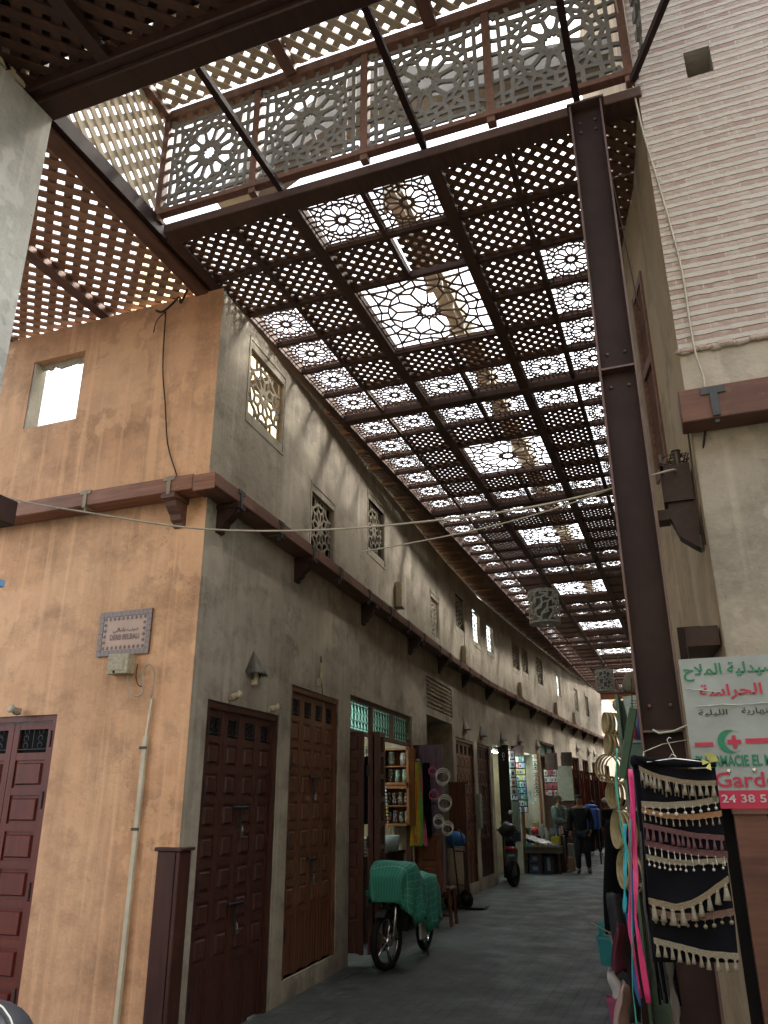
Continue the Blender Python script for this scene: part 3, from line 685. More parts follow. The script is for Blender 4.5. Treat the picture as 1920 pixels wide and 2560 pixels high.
for q in ((5.28,5.64,3.78,3.85),(5.28,5.64,5.31,5.38),(5.28,5.64,4.62,4.70)): mb.add([AR(s,z,t) for t in (-.012,.04) for s in q[:2] for z in q[2:]], [(0,1,3,2),(4,6,7,5),(0,4,5,1),(2,3,7,6),(0,2,6,4),(1,5,7,3)])
mb.add([AR(5.28,3.8,.045),AR(5.64,3.8,.045),AR(5.64,5.36,.045),AR(5.28,5.36,.045)],[(0,1,2,3)])
mb.build('shutter', 'band_wood', hr)
mb = MB(); mb.b2(.185,4,4.09,4.25,3.52,3.715); bb = mb.build('timber_beam', 'beam_wood', hr, bevel=.006)
o = bpy.data.objects.new('iron_strap', strap_mesh('strap_dark')); COL.objects.link(o); o.parent = bb; o.location = Vector((.36,4.09,3.56))-wloc(bb); o.rotation_euler = (0,0,R(-90)); o.scale = (1,1.1,1.1)
# heavy dark bracket and beam end turning into the alley
mb = MB(); mb.b2(.04,.2,4.36,4.5,3.18,3.4); mb.prism([(.2,3.19),(.06,3.19),(.06,3.1),(.10,2.98),(.17,2.92),(.2,2.9)], lambda a,b,t:(a,t,b), 4.38,4.48); mb.b2(.0,.06,4.37,4.49,3.08,3.14)
mb.build('carved_bracket', 'dark_wood', hr)
mb = MB(); mb.b2(.06,.215,4.3,5.2,2.36,2.46); mb.b2(.02,.2,5.0,7,2.4,2.6); mb.build('dark_lintel', 'dark_wood', hr)
mb = MB(); mb.b2(.15,.285,4.06,4.2,0,1.56); mb.b2(.145,.29,4.05,4.21,1.56,1.585); mb.b2(.32,.6,4.1,4.2,0,1.55); mb.build('door_post', 'beam_wood', hr)
mb = MB(); mb.b2(.1,1.5,4.2,4.26,0,1.6); mb.build('doorway_shade_sheet', 'dark_void', hr)  # near-black sheet paints the shade in the gap behind the post

# ============================================================ far end, added light-blocking walls behind the camera and the pale corner on the left
e2 = empty('end_building', (-1.5,50,0), 'plaster building closing the far end of the alley, coloured as if sunlit', 'building')
mb = MB(); mb.b2(-12,8,50,50.4,0,7.5); mb.build('end_wall', 'painted_sun_plaster', e2)
e3 = empty('pale_corner_building', (-3.52,3,0), 'pale grey plastered building at the left edge under the dark beam', 'building')
mb = MB(); mb.b2(-4.9,-3.52,.9,3.0,0,5.98); mb.build('pale_wall', 'white_plaster', e3)
mb = MB(); mb.b2(-3.52,-3.235,1.2,3.0,3.01,3.15); mb.build('beam_end', 'dark_wood', e3, bevel=.005)
mb = MB(); mb.b2(-3.52,-3.225,2.9,2.99,2.67,2.705); mb.build('blue_rail', colmat((.16,.3,.5)), e3)
e4 = empty('rear_light_blocker', (0,-4,0), 'unseen walls added behind the viewer to block light', 'building')  # unseen walls, added to hold back light from behind the camera
mb = MB(); mb.b2(-5.5,6,-3.4,-3,0,8.5); mb.b2(4.4,4.8,-3,4.2,0,4.5); mb.build('blocker_wall', 'alley_brick', e4)

# ============================================================ lattice canopy over the alley
H = 6.0
BY = [4.33,7.94,11.54,15.2,19.4,23.6,27.8,32.0,36.0]
RX = [-3.5,-2.41,-1.24,-.14]
can = empty('lattice_canopy', (-1.8,4.33,H), 'dark timber canopy of fretwork and lattice panels running down the alley', 'canopy')
for x in RX+[.12]:
    mb = MB(); mb.b2(x-.05,x+.05,4.35,36.2,H,H+.14)
    if x < .1: mb.build('rafter', 'canopy_wood', can, bevel=.006)
for y in BY:
    mb = MB(); mb.b2(-3.5,.25,y-(.105 if y < 5 else .065),y+.065,H-.012,H+(.07 if y < 5 else .13)); mb.build('cross_beam', 'canopy_wood', can, bevel=.006)
hx, hy = .255, .285
sm_f = {}; sm_l = {}
def panel(kind, xa, xb, ya, yb):
    w_, h_ = (xb-xa)/2, (yb-ya)/2; key = (round(w_,2), round(h_,2))
    D = sm_f if kind != 'lattice' else sm_l
    if key not in D:
        if kind == 'fret': D[key] = fret_mesh('fret_panel', 12, w_, h_, .0115, .014, 'lattice_wood')
        elif kind == 'big': D[key] = fret_mesh('large_fret_panel', 12, w_, h_, .0165, .016, 'lattice_wood', rs=(.18,.135,.25,.57,.72,.92,.84))
        else:
            mb = MB(); lattice(mb, -w_, w_, -h_, h_, .0835, .044, .014, FL); D[key] = mb.mesh('lattice_panel', 'lattice_wood')
    return D[key], ((xa+xb)/2, (ya+yb)/2, H+.05)
PAT0 = {0:'LLFFFF',1:'LLLLLF',2:'FLBBLF',3:'FLBBLF',4:'LLLLLF',5:'LLFFFF'}
PAT = {0:'FFFFFF',1:'FLLLLF',2:'FLBBLF',3:'FLBBLF',4:'FLLLLF',5:'FFFFFF'}
restF = []; npan = 0
for bi in range(len(BY)-1):
    y0, y1 = BY[bi]+.065, BY[bi+1]-.065; rh = (y1-y0)/6; far = bi >= 5
    P_ = PAT0 if bi == 0 else PAT
    pur = MB()
    for f in range(3):
        xa, xb = RX[f]+.05, RX[f+1]-.05; xm = (xa+xb)/2
        for r_ in range(1, 6):
            if f == 1 and r_ == 3: continue
            pur.b2(xa,xb,y0+rh*r_-.022,y0+rh*r_+.022,H+.02,H+.09)
        segs = [(y0,y1)] if f != 1 else [(y0,y0+2*rh),(y0+4*rh,y1)]
        for s0, s1 in segs: pur.b2(xm-.022,xm+.022,s0,s1,H+.018,H+.088)
        for cc_ in range(2):
            c0, c1 = (xa, xm-.022) if cc_ == 0 else (xm+.022, xb)
            for r_ in range(6):
                ch = P_[f*2+cc_][r_]
                if ch == 'B':
                    if cc_ == 0 and r_ == 2:
                        me, lc = panel('big', xa, xb, y0+2*rh+.022, y0+4*rh-.022); nm = 'large_fret_panel'
                    else: continue
                else:
                    me, lc = panel('fret' if ch == 'F' else 'lattice', c0, c1, y0+rh*r_+.022, y0+rh*(r_+1)-.022); nm = 'fret_panel' if ch == 'F' else 'lattice_panel'
                if far: restF.append((me, lc)); continue
                o = bpy.data.objects.new(nm, me); COL.objects.link(o); o.parent = can; o.location = Vector(lc)-wloc(can)
                if bi == 0 and f == 1 and cc_ == 1 and r_ == 1: o.rotation_euler = (0,0,R(2.2)); o.location.x += .03; o.location.y += -.03
                npan += 1
    pur.build('purlins', 'canopy_wood', can)
bm = bmesh.new()
for me, lc in restF:
    n0 = len(bm.verts); bm.from_mesh(me); bm.verts.ensure_lookup_table()
    for v in bm.verts[n0:]: v.co += Vector(lc)-wloc(can)
me = bpy.data.meshes.new('distant_panels'); bm.to_mesh(me); bm.free(); me.materials.append(mat('lattice_wood'))
o = bpy.data.objects.new('distant_panels', me); COL.objects.link(o); o.parent = can; o['kind'] = 'stuff'
# strip between the last rafter and the right wall, and the infill to the left wall
mb = MB()
for y in [4.4+.6*i for i in range(53)]:
    x1 = max(rx(y), .2) if y < 5 else rx(y)
    if x1 > -.08: lattice(mb, -.08, x1, y, min(y+.58,36), .0835, .06, .014, lambda a,b,t: (a,b,H+.05+t))
mb.build('lattice_infill', 'lattice_wood', can)
mb = MB()
for i in range(47):
    y = 7.6+.6*i; x0 = wx(y+.3)+.0
    if x0 < -3.57: lattice(mb, x0-.02, -3.55, y, y+.58, .0835, .05, .014, lambda a,b,t: (a,b,H+.03+t)); mb.b2(x0,-3.52,y-.02,y+.02,H-.02,H+.05)
mb.build('lattice_infill', 'lattice_wood', can)
mb = MB(); mb.b2(-4.25,-3.56,6.9,36,H+.16,H+.2); mb.build('eaves_board', 'dark_wood', can)
mb = MB(); mb.b2(-3.6,.3,36.0,36.12,H-.25,H+.1); mb.build('end_fascia', 'cabinet_wood', can)  # orange wood puts the warm light on the end beam into its colour

# ============================================================ raised roof lantern above the junction
HL = 7.17
lan = empty('roof_lantern', (-1.7,3.65,H), 'raised timber roof lantern with carved star screens above the junction', 'roof lantern')
FZ0, FZ1 = 6.2, 7.17; YS = 4.21
posts = [-3.56,-2.67,-1.72,-.75,.19]
for i in range(4):
    xa, xb = posts[i]+.03, posts[i+1]-.03; w_, h_ = (xb-xa)/2, (FZ1-FZ0)/2
    xm, zm = (xa+xb)/2, (FZ0+FZ1)/2
    sg = rosette(12, w_*.86, h_*.86, rs=(.24,.18,.34,.60,.72,.94,.86))
    nb = 7
    for k in range(nb+1):      # border of small hexagonal cells
        t = -1+2*k/nb
        sg += [((w_*.86, h_*t*.93),(w_, h_*t)),((-w_*.86, h_*t*.93),(-w_, h_*t)),((w_*t*.93, h_*.86),(w_*t, h_)),((w_*t*.93,-h_*.86),(w_*t,-h_))]
    me = fret_mesh('star_screen', 12, w_, h_, .031, .018, 'pale_fret_wood', lambda a,b,t: (a,t,b), segs=sg)
    o = bpy.data.objects.new('star_screen', me); COL.objects.link(o); o.parent = lan; o.location = Vector((xm,YS,zm))-wloc(lan)
for x in posts:
    mb = MB(); mb.b2(x-.03,x+.03,YS-.02,YS+.05,H+.1,HL+.02); mb.build('post', 'band_wood', lan, bevel=.004)
mb = MB(); mb.b2(-3.6,.25,YS-.03,YS+.04,FZ0-.05,FZ0-.005); mb.build('screen_rail', 'band_wood', lan, bevel=.004)
mb = MB(); mb.b2(-3.6,.25,YS-.035,YS+.065,HL,HL+.09); mb.build('screen_rail', 'band_wood', lan, bevel=.004)
mb = MB(); lattice(mb, 2.5, YS-.03, FZ0-.14, HL+.1, .118, .056, .016, lambda a,b,t: (-3.6+t,a,b), ang=50); mb.build('side_lattice', 'grey_wood', lan)
mb = MB(); lattice(mb, -3.6, .3, 2.2, YS-.04, .108, .058, .016, lambda a,b,t: (a,b,HL+.1+t), ang=50); mb.build('top_lattice', 'grey_wood', lan)
for x in (-3.56,-2.35,-1.16,.1):
    mb = MB(); mb.b2(x-.05,x+.05,2.2,YS-.04,HL+.01,HL+.09); mb.build('ceiling_joist', 'band_wood', lan, bevel=.004)
mb = MB(); lattice(mb, 3.0, YS-.03, FZ0, HL, .118, .062, .016, lambda a,b,t: (.26+t,a,b)); mb.build('side_lattice', 'pale_fret_wood', lan)
for x in (-2.39,-1.24,-.16):
    mb = MB(); mb.b2(x-.022,x+.022,2.9,4.17,H+.0,H+.05); mb.build('steel_bar', 'steel_brown', lan)
tr_ = empty('tin_roof', (-1.8,5.0,6.3), 'grey gable roof and stepped rib seen through the screens above the canopy', 'roof')
pr_ = [(-3.1,6.22),(-2.35,6.86),(-1.75,7.10),(-1.2,6.86),(.1,6.62),(.1,6.45),(-1.2,6.56),(-1.75,6.72),(-2.25,6.5),(-2.8,6.2)]
pr_ = [(1.25*x+.05, 1.62+(z-1.62)*1.25) for x, z in pr_]
MB().prism([pr_[0],pr_[1],pr_[8],pr_[9]], lambda a,b,t: (a,t,b), 5.3, 5.6).prism([pr_[1],pr_[2],pr_[7],pr_[8]], lambda a,b,t: (a,t,b), 5.301, 5.6).prism([pr_[2],pr_[3],pr_[6],pr_[7]], lambda a,b,t: (a,t,b), 5.302, 5.6).prism([pr_[3],pr_[4],pr_[5],pr_[6]], lambda a,b,t: (a,t,b), 5.303, 5.6).build('roof_slab', colmat((.2,.19,.17)), tr_)
tb = MB()
for k in range(6): tb.b2(-2.02,-1.90,5.4+2.6*k,7.9+2.6*k,6.9,6.98); tb.b2(-1.96,-1.86,5.5+2.6*k,7.8+2.6*k,6.98,7.2)
for k in range(36): tb.b2(-2.06,-1.88,5.5+.45*k,5.56+.45*k,6.84,7.1)
tb.build('stepped_rib', colmat((.66,.62,.5)), tr_)
# near beam and lattice ceiling the viewer stands under
nc = empty('near_lattice_ceiling', (-2.5,2.8,H), 'dark boarded lattice ceiling with a deep beam in the top corner of the view', 'ceiling')
mb = MB(); mb.b2(-6,.2,2.86,3.02,H-.02,H+.2); mb.b2(-6,.2,2.79,2.865,H+.02,H+.18); mb.build('edge_beam', 'dark_wood', nc, bevel=.01)
mb = MB(); lattice(mb, -4.5, -.9, 1.5, 2.8, .115, .062, .016, lambda a,b,t: (a,b,H+.1+t)); mb.build('ceiling_lattice', 'canopy_wood', nc)
mb = MB(); mb.b2(-5.2,-1.0,1.5,2.8,H+.22,H+.26); mb.build('roof_boards', 'dark_wood', nc)
for x in (-2.93,-4.15,-1.7):
    mb = MB(); mb.b2(x-.045,x+.045,1.2,2.8,H+.03,H+.1); mb.build('ceiling_joist', 'dark_wood', nc)
# lattice over the side street
st = empty('side_street_canopy', (-4.5,4,H), 'reddish lattice canopy over the side street beside the orange wall', 'canopy')
mb = MB(); mb.b2(-3.73,-3.6,3.02,5.12,H-.02,H+.15); mb.build('edge_beam', 'band_wood', st, bevel=.008)
mb = MB(); mb.b2(-3.6,-3.55,3.02,5.12,H+.02,H+.16); mb.build('edge_beam', 'steel_brown', st)
mb = MB(); lattice(mb, -4.72, -3.73, 3.02, 5.15, .124, .068, .016, lambda a,b,t: (a,b,H+.07+t)); mb.build('lattice_panel', 'red_lattice_wood', st)
mb = MB(); lattice(mb, -5.9, -4.78, 3.02, 5.15, .124, .068, .016, lambda a,b,t: (a,b,H+.07+t)); mb.build('lattice_panel', 'red_lattice_wood', st)
for x in (-4.75,-5.93):
    mb = MB(); mb.b2(x-.055,x+.055,3.02,5.1,H,H+.065); mb.build('joist', 'band_wood', st)
# steel column and the brace up to the right wall
sc_ = empty('steel_column', (-.11,4.15,0), 'tall dark brown steel beam column standing at the alley corner', 'column')
mb = MB(); mb.b2(-.205,-.0135,4.2,4.212,0,5.98); mb.build('web', 'steel_brown', sc_)
for x in (-.21,-.012):
    mb = MB(); mb.b2(x-.006,x+.006,4.14,4.27,0,5.98); mb.build('flange', 'steel_edge', sc_)
mb = MB(); mb.b2(-.203,-.0185,4.145,4.199,3.955,3.967); mb.b2(-.23,.01,4.13,4.29,5.975,5.99); mb.b2(-.203,-.0185,4.145,4.199,1.93,1.94); mb.build('stiffener_plate', 'steel_edge', sc_)
for z_ in (5.86,5.78,4.08,3.86,2.06):
    for x_ in (-.16,-.06):
        MB().lathe([(.011,0),(.011,.008),(.006,.013)], 6, Matrix.Translation((x_,4.2,z_)) @ Matrix.Rotation(R(90),4,'X')).build('bolt', 'steel_edge', sc_)
mb = MB(); mb.bar((.2,4.12,6.02),(.62,3.3,6.02+.12),.035,.05); sb = mb.build('steel_brace', 'steel_brown'); tag(sb, 'thin brown steel brace slanting from the beam end over the brickwork', 'brace')

# ============================================================ lettering
def text_mesh(s, name='lettering', bold=0.0, ext=.004):
    c = bpy.data.curves.new('t', 'FONT'); c.body = s; c.size = 1; c.offset = bold; c.resolution_u = 3
    o = bpy.data.objects.new('t', c); COL.objects.link(o); dg = bpy.context.evaluated_depsgraph_get(); dg.update()
    me = bpy.data.meshes.new_from_object(o.evaluated_get(dg)); bpy.data.objects.remove(o); bpy.data.curves.remove(c); me.name = name; return me
def put_text(s, box, y, m, parent, bold=0.0, skew=0, name='lettering'):
    """flat lettering facing -Y; box = x0,x1,z0,z1"""
    me = text_mesh(s, name, bold); xs = [v.co.x for v in me.vertices]; ys_ = [v.co.y for v in me.vertices]
    x0, x1, z0, z1 = box; w_, h_ = max(xs)-min(xs), max(ys_)-min(ys_); mx, my = min(xs), min(ys_)
    for v in me.vertices:
        a, b = (v.co.x-mx)/w_, (v.co.y-my)/h_
        v.co = Vector((x0+a*(x1-x0)+skew*b, 0, z0+b*(z1-z0)))
    me.materials.clear(); me.materials.append(mat(m)); o = bpy.data.objects.new(name, me); COL.objects.link(o); o.parent = parent
    o.location = Vector((0, y, 0))-wloc(parent); return o

# ---- pharmacy sign on the column and right wall
plain('sign_white', (.28,.32,.31), .4, 0, .22, 7); plain('sign_green', (.0,.17,.085), .4, 0, .15); plain('sign_red', (.42,.015,.06), .4, 0, .15); plain('sign_black', (.02,.02,.03), .5); plain('sign_digit', (.45,.42,.42), .5, 0, .2)
sg_ = empty('pharmacy_sign', (.38,4.05,1.58), 'dirty white pharmacy sign with green and red writing and a crescent beside the steel column', 'sign')
mb = MB(); mb.b2(.004,.80,4.052,4.066,1.583,2.258); mb.build('sign_board', 'sign_white', sg_)
mb = MB(); mb.b2(.07,.80,4.049,4.0515,1.583,1.660); mb.build('red_band', 'sign_red', sg_)
put_text('\uFEA1\uFEFC\uFEE4\uFEDF\uFE8D \uFE94\uFEF4\uFEDF\uFEAA\uFEF4\uFEBB', (.018,.43,2.150,2.232), 4.047, 'sign_green', sg_, .02)
put_text('\uFE94\uFEB3\uFE8D\uFEAE\uFEA4\uFEDF\uFE8D', (.078,.350,2.062,2.132), 4.047, 'sign_red', sg_, .02)
put_text('\uFE94\uFEF4\uFEE0\uFEF4\uFEE0\uFEDF\uFE8D', (.061,.187,1.985,2.018), 4.047, 'sign_black', sg_, .01)
put_text('\uFE94\uFEF3\uFEAD\uFE8E\uFEEC\uFEE8\uFEDF\uFE8D', (.247,.385,1.985,2.020), 4.047, 'sign_black', sg_, .01)
mb = MB(); mb.b2(.026,.106,4.046,4.0485,1.853,1.870); mb.b2(.244,.50,4.046,4.0485,1.862,1.882)
mb.b2(.168,.226,4.046,4.0485,1.861,1.878); mb.b2(.1885,.2055,4.0455,4.0488,1.842,1.898); mb.build('red_cross_and_bars', 'sign_red', sg_)
mb = MB(); o1 = []; c1 = (.178,1.871); c2_ = (.200,1.871)
for k in range(21): t = R(55+250*k/20); o1.append((c1[0]+.052*math.cos(t), c1[1]+.052*math.sin(t)))
for k in range(21): t = R(302-244*k/20); o1.append((c2_[0]+.0445*math.cos(t)+.0, c2_[1]+.0455*math.sin(t)))
n = 21
mb.add([(a,4.046,b) for a,b in o1], [(i,i+1,2*n-2-i,2*n-1-i) for i in range(n-1)]); mb.build('green_crescent', 'sign_green', sg_)
put_text('PHARMACIE EL MELLAH', (.022,.46,1.762,1.812), 4.047, 'sign_green', sg_, .03)
put_text('Garde', (.092,.35,1.674,1.738), 4.047, 'sign_red', sg_, .015)
put_text('24 38 5', (.108,.292,1.608,1.642), 4.046, 'sign_digit', sg_, .015)
mb = MB(); rng = random.Random(4)      # crumpled film across the sign
for z_, x0_, x1_ in ((2.035,.05,.42),(2.115,.02,.17)):
    p = [(x0_+(x1_-x0_)*i/9, 4.043-.006*rng.random(), z_+.006*(rng.random()-.5)-.02*(i/9)*(z_>2.1)) for i in range(10)]; mb.tube(p, [.0015+.0025*rng.random() for _ in p], 5)
mb.build('peeling_film', 'plastic_wrap', sg_)
mb = MB()
for x_, z_ in ((.155,1.742),(.262,1.745)): mb.lathe([(.009,0),(.009,.004),(.005,.005)], 12, Matrix.Translation((x_,4.05,z_)) @ Matrix.Rotation(R(90),4,'X'))
mb.build('eyelet', 'chrome', sg_)
# ---- tiled street plaque
plain('plaque_tile', (.15,.09,.065), .3, 0, .3, 16); plain('plaque_field', (.40,.235,.15), .35, 0, .15); plain('plaque_ink', (.085,.03,.018), .4); plain('plaque_star', (.45,.31,.2), .4)
pq = empty('street_plaque', (-4.09,5.05,2.7), 'tiled street name plaque with a brown star border on the orange wall', 'plaque')
PX0,PX1,PZ0,PZ1 = -4.343,-3.843,2.708,3.066
mb = MB()
for i in range(12):
    for j in range(8):
        if 1 <= i <= 10 and 1 <= j <= 6: continue
        a = PX0+(PX1-PX0)*i/12; b_ = PZ0+(PZ1-PZ0)*j/8; mb.b2(a+.001,a+.0407,5.030,5.05,b_+.001,b_+.0437)
mb.build('border_tiles', 'plaque_tile', pq)
mb = MB(); mb.b2(PX0+.0417,PX1-.0417,5.034,5.05,PZ0+.0447,PZ1-.0447); mb.build('tile_field', 'plaque_field', pq)
mb = MB(); mi_ = MB()
def star4(mbx, cx, cz, r, y, rot=0):
    P = [(cx+(r if k % 2 == 0 else r*.38)*math.cos(k*math.pi/4+rot), cz+(r if k % 2 == 0 else r*.38)*math.sin(k*math.pi/4+rot)) for k in range(8)]
    mbx.add([(cx,y,cz)]+[(a,y,b) for a,b in P], [(0,i+1,(i+1)%8+1) for i in range(8)])
bx0,bx1,bz0,bz1 = PX0+.062,PX1-.062,PZ0+.062,PZ1-.062
cells = [(bx0+(bx1-bx0)*i/9, z_) for i in range(10) for z_ in (bz0,bz1)]+[(x_, bz0+(bz1-bz0)*j/5) for j in range(1,5) for x_ in (bx0,bx1)]
for a, b_ in cells: star4(mb, a, b_, .022, 5.0325); star4(mb, a, b_, .017, 5.032, R(45))
for i in range(9):
    for z_ in (bz0,bz1): star4(mi_, bx0+(bx1-bx0)*(i+.5)/9, z_, .014, 5.0318)
for j in range(5):
    for x_ in (bx0,bx1): star4(mi_, x_, bz0+(bz1-bz0)*(j+.5)/5, .014, 5.0318)
mb.build('star_border', 'plaque_ink', pq); mi_.build('pale_lozenges', 'plaque_star', pq)
put_text('\uFEF2\uFEDF\uFE8E\uFE92\uFEE0\uFE91 \uFE8F\uFEAD\uFEA9', (-4.205,-3.962,2.882,2.93), 5.031, 'plaque_ink', pq, .015)
put_text('DERB BELBALi', (-4.225,-3.95,2.832,2.876), 5.031, 'plaque_ink', pq, .012)
# ---- junction box, loose cable, conduit, siren horn
jb = empty('junction_box', (-4.06,4.95,2.54), 'battered cream junction box under the tiled plaque', 'junction box')
mb = MB(); mb.b2(-4.155,-3.965,4.955,5.048,2.552,2.705); mb.b2(-4.125,-4.0,4.950,4.956,2.575,2.68); mb.build('box_body', 'cream_box', jb, bevel=.006)
mb = MB(); mb.lathe([(.009,0),(.009,.004)], 10, Matrix.Translation((-4.085,4.953,2.566)) @ Matrix.Rotation(R(90),4,'X')); 
mb.build('cable_gland', 'dark_void', jb)
def cable(name, pts, r, m, label, cat='cable', n=6, sub=4):
    P = [Vector(p) for p in pts]; Q = []
    for i in range(len(P)-1):
        a, b, c, d = P[max(i-1,0)], P[i], P[i+1], P[min(i+2,len(P)-1)]
        for k in range(sub):
            t = k/sub; Q.append(.5*((2*b)+(c-a)*t+(2*a-5*b+4*c-d)*t*t+(3*b-a-3*c+d)*t**3))
    Q.append(P[-1]); mb = MB(); mb.tube(Q, r, n); o = mb.build(name, m, None, True)
    return tag(o, label, cat)
cable('loose_cable', [(-3.93,5.03,2.629),(-3.925,5.02,2.54),(-3.90,5.02,2.47),(-3.86,5.02,2.45)], .004, 'cable_dark', 'short dark cable stub drooping beside the junction box')
cable('looped_cable', [(-4.0,5.02,2.55),(-3.998,5.02,2.492),(-3.964,5.02,2.41),(-3.89,5.01,2.381),(-3.84,5.01,2.404),(-3.855,5.02,2.5),(-3.861,5.02,2.577),(-3.806,5.01,2.615),(-3.757,5.02,2.55),(-3.765,5.02,2.36)], .006, 'cable_pale', 'pale cable looping from the junction box to the conduit')
plain('conduit_cream', (.60,.53,.38), .5, 0, .3, 6)
cd_ = empty('conduit', (-3.79,5.03,0), 'pale plastic conduit running down the orange wall', 'conduit')
mb = MB(); mb.bar((-3.765,5.035,2.36),(-3.785,5.03,2.07),.016,.016,(0,1,0)); mb.build('upper_pipe', 'conduit_cream', cd_)
mb = MB(); mb.bar((-3.785,5.033,2.08),(-3.80,5.033,0.0),.036,.03,(0,1,0)); mb.build('trunking', 'conduit_cream', cd_, bevel=.003)
for z_ in (2.0,1.44): mb = MB(); mb.box((-3.795,5.02,z_),(.06,.012,.02)); mb.build('pipe_clip', 'tin', cd_)
def horn(name, loc, rz, label):
    e = empty(name, loc, label, 'siren', 'cream sirens over the shop doors', rz)
    mb = MB(); Mx = Matrix.Rotation(R(75),4,'X'); mb.lathe([(.012,-.03),(.028,-.02),(.032,.01),(.02,.03),(.036,.06)], 12, Mx); mb.build('horn', 'cream_box', e, True, local=True)
    mb = MB(); mb.box((0,.02,.0),(.03,.04,.05)); mb.build('mounting', 'cream_box', e, local=True); return e
h0 = horn('siren', (-5.02,4.98,2.31), 0, 'cream siren horn above the red door on the orange wall')
dup(h0, (wx(5.62)+.06,5.62,2.42), R(80), 'cream siren horn above the near end of the dark panelled door')
dup(h0, (wx(6.35)+.06,6.35,2.40), R(95), 'cream siren horn above the far end of the dark panelled door')
# ---- wall lamps with fringed tin cone shades
def cone_lamp(y, z, label, proto=None):
    if proto: return dup(proto, (wx(y), y, z), wang(y), label)
    e = empty('cone_lamp', (wx(y), y, z), label, 'wall lamp', 'tin cone lamps along the alley wall', wang(y))
    mb = MB(); n = 14
    for i in range(n):
        a0, a1 = R(-90+180*i/n), R(-90+180*(i+1)/n); r_ = .13
        mb.add([(0.004,0,.0),(r_*math.cos(a0),r_*math.sin(a0),-.2),(r_*math.cos(a1),r_*math.sin(a1),-.2),(r_*1.08*math.cos((a0+a1)/2),r_*1.08*math.sin((a0+a1)/2),-.225)], [(0,1,2),(1,3,2)])
    o = mb.build('tin_shade', 'tin', e, local=True); so_ = o.modifiers.new('s', 'SOLIDIFY'); so_.thickness = .003
    mb = MB(); mb.lathe([(.018,-.3),(.02,-.24),(.02,-.2)], 10, Matrix.Translation((.04,0,0))); mb.box((.02,0,-.28),(.03,.03,.05)); mb.build('lamp_holder', 'cream_box', e, local=True); return e
l0 = cone_lamp(6.02, 2.87, 'fringed tin cone lamp above the first dark door, nearest the corner')
for y, z, lb in ((15.1,3.12,'tin cone lamp above the tall brown door past the brick niche'),(16.6,3.1,'tin cone lamp above the narrow dark door past the brown one'),(18.5,3.14,'tin cone lamp over the black open door leaf of the accessory shop'),
                 (20.35,3.22,'tin cone lamp between the two lit accessory shops'),(22.45,3.22,'tin cone lamp just before the small grated window'),(29.0,3.52,'far tin cone lamp, first of the three beyond the grated window'),(31.3,3.5,'far tin cone lamp, middle of the three beyond the grated window'),(32.6,3.5,'farthest tin cone lamp near the sunlit wall')):
    cone_lamp(y, z, lb, l0)
e = empty('bulb_holder', (wx(7.55),7.55,2.9), 'bare bulb holder on a wire above the second panelled door', 'wall lamp')
mb = MB(); mb.lathe([(.016,.04),(.022,0),(.02,-.1),(.012,-.13)], 10, Matrix.Translation((.04,0,.06))); mb.box((.015,0,-.1),(.03,.045,.08)); mb.build('holder', 'cream_box', e, local=True)
mb = MB(); mb.tube([(.04,0,.1),(.03,.0,.17),(.012,.03,.1),(.012,.06,-.1),(.012,.11,-.22),(.01,.2,-.23)], .004, 5); mb.build('wire', 'cable_dark', e, local=True)
# slim uplight boxes over the band
def up_box(y, z0, z1, label, proto=None):
    if proto: return dup(proto, (wx(y), y, z0), wang(y), label)
    e = empty('uplight_box', (wx(y), y, z0), label, 'wall light', 'slim uplight boxes above the timber band', wang(y))
    mb = MB(); mb.box((.06,0,.2),(.09,.1,.38)); mb.build('housing', 'cream_box', e, local=True, bevel=.004); mb = MB(); mb.box((.06,0,0),(.12,.13,.02)); mb.build('bracket_plate', 'strap_dark', e, local=True); return e
u0 = up_box(10.55, 4.27, 0, 'slim beige uplight box after the second fretted window')
for y, lb in ((15.1,'slim beige uplight box below the dark fretted window past the brick panel'),(20.65,'slim beige uplight box under the paired fretted windows'),(25.5,'slim beige uplight box beyond the paired windows'),(28.75,'farthest slim beige uplight box')): up_box(y, 4.13, 0, lb, u0)

# ---- overhead cables
cable('overhead_cable', [(-6.2,4.3,4.4),(-4.843,4.3,3.892),(-3.908,4.3,3.622),(-2.958,4.3,3.381),(-2.048,4.3,3.258),(-1.244,4.3,3.222),(-.755,4.3,3.226),(-.293,4.3,3.268),(.073,4.3,3.34),(.13,4.4,3.37)], .0065, 'cable_pale', 'long pale cable sagging across the junction to the right hand corner')
cable('branch_cable', [(-2.0,4.9,3.28),(-1.2,4.8,3.30),(-.6,4.6,3.31),(-.1,4.3,3.31)], .005, 'cable_pale', 'shorter pale cable joining the long sagging one by the column')
cable('wall_cable', [(.15,4.1,7.2),(.192,4.235,6.467),(.215,4.24,5.793),(.258,4.24,5.314),(.293,4.24,4.928),(.316,4.238,4.568),(.312,4.235,4.2),(.317,4.235,3.992),(.335,4.235,3.85),(.33,4.235,3.715)], .006, 'cable_pale', 'pale cable clipped down the striped brickwork')
cable('corner_cable', [(.30,4.24,3.52),(.25,4.3,3.3),(.22,4.33,3.05),(.215,4.32,2.9)], .006, 'cable_dark', 'dark cable dropping from the right timber beam to the carved bracket')
cable('corner_cable', [(.215,4.24,3.6),(.205,4.24,3.2),(.2,4.3,2.95)], .005, 'cable_dark', 'thin dark cable down the very corner of the brick building')
cable('tie_wire', [(-4.15,5.04,5.93),(-4.06,5.02,5.88),(-3.93,4.98,5.90),(-3.87,5.0,5.98),(-3.84,4.99,5.9),(-3.75,4.95,6.0)], .01, 'cable_dark', 'knotted dark wire tying the side street lattice to the wall top')
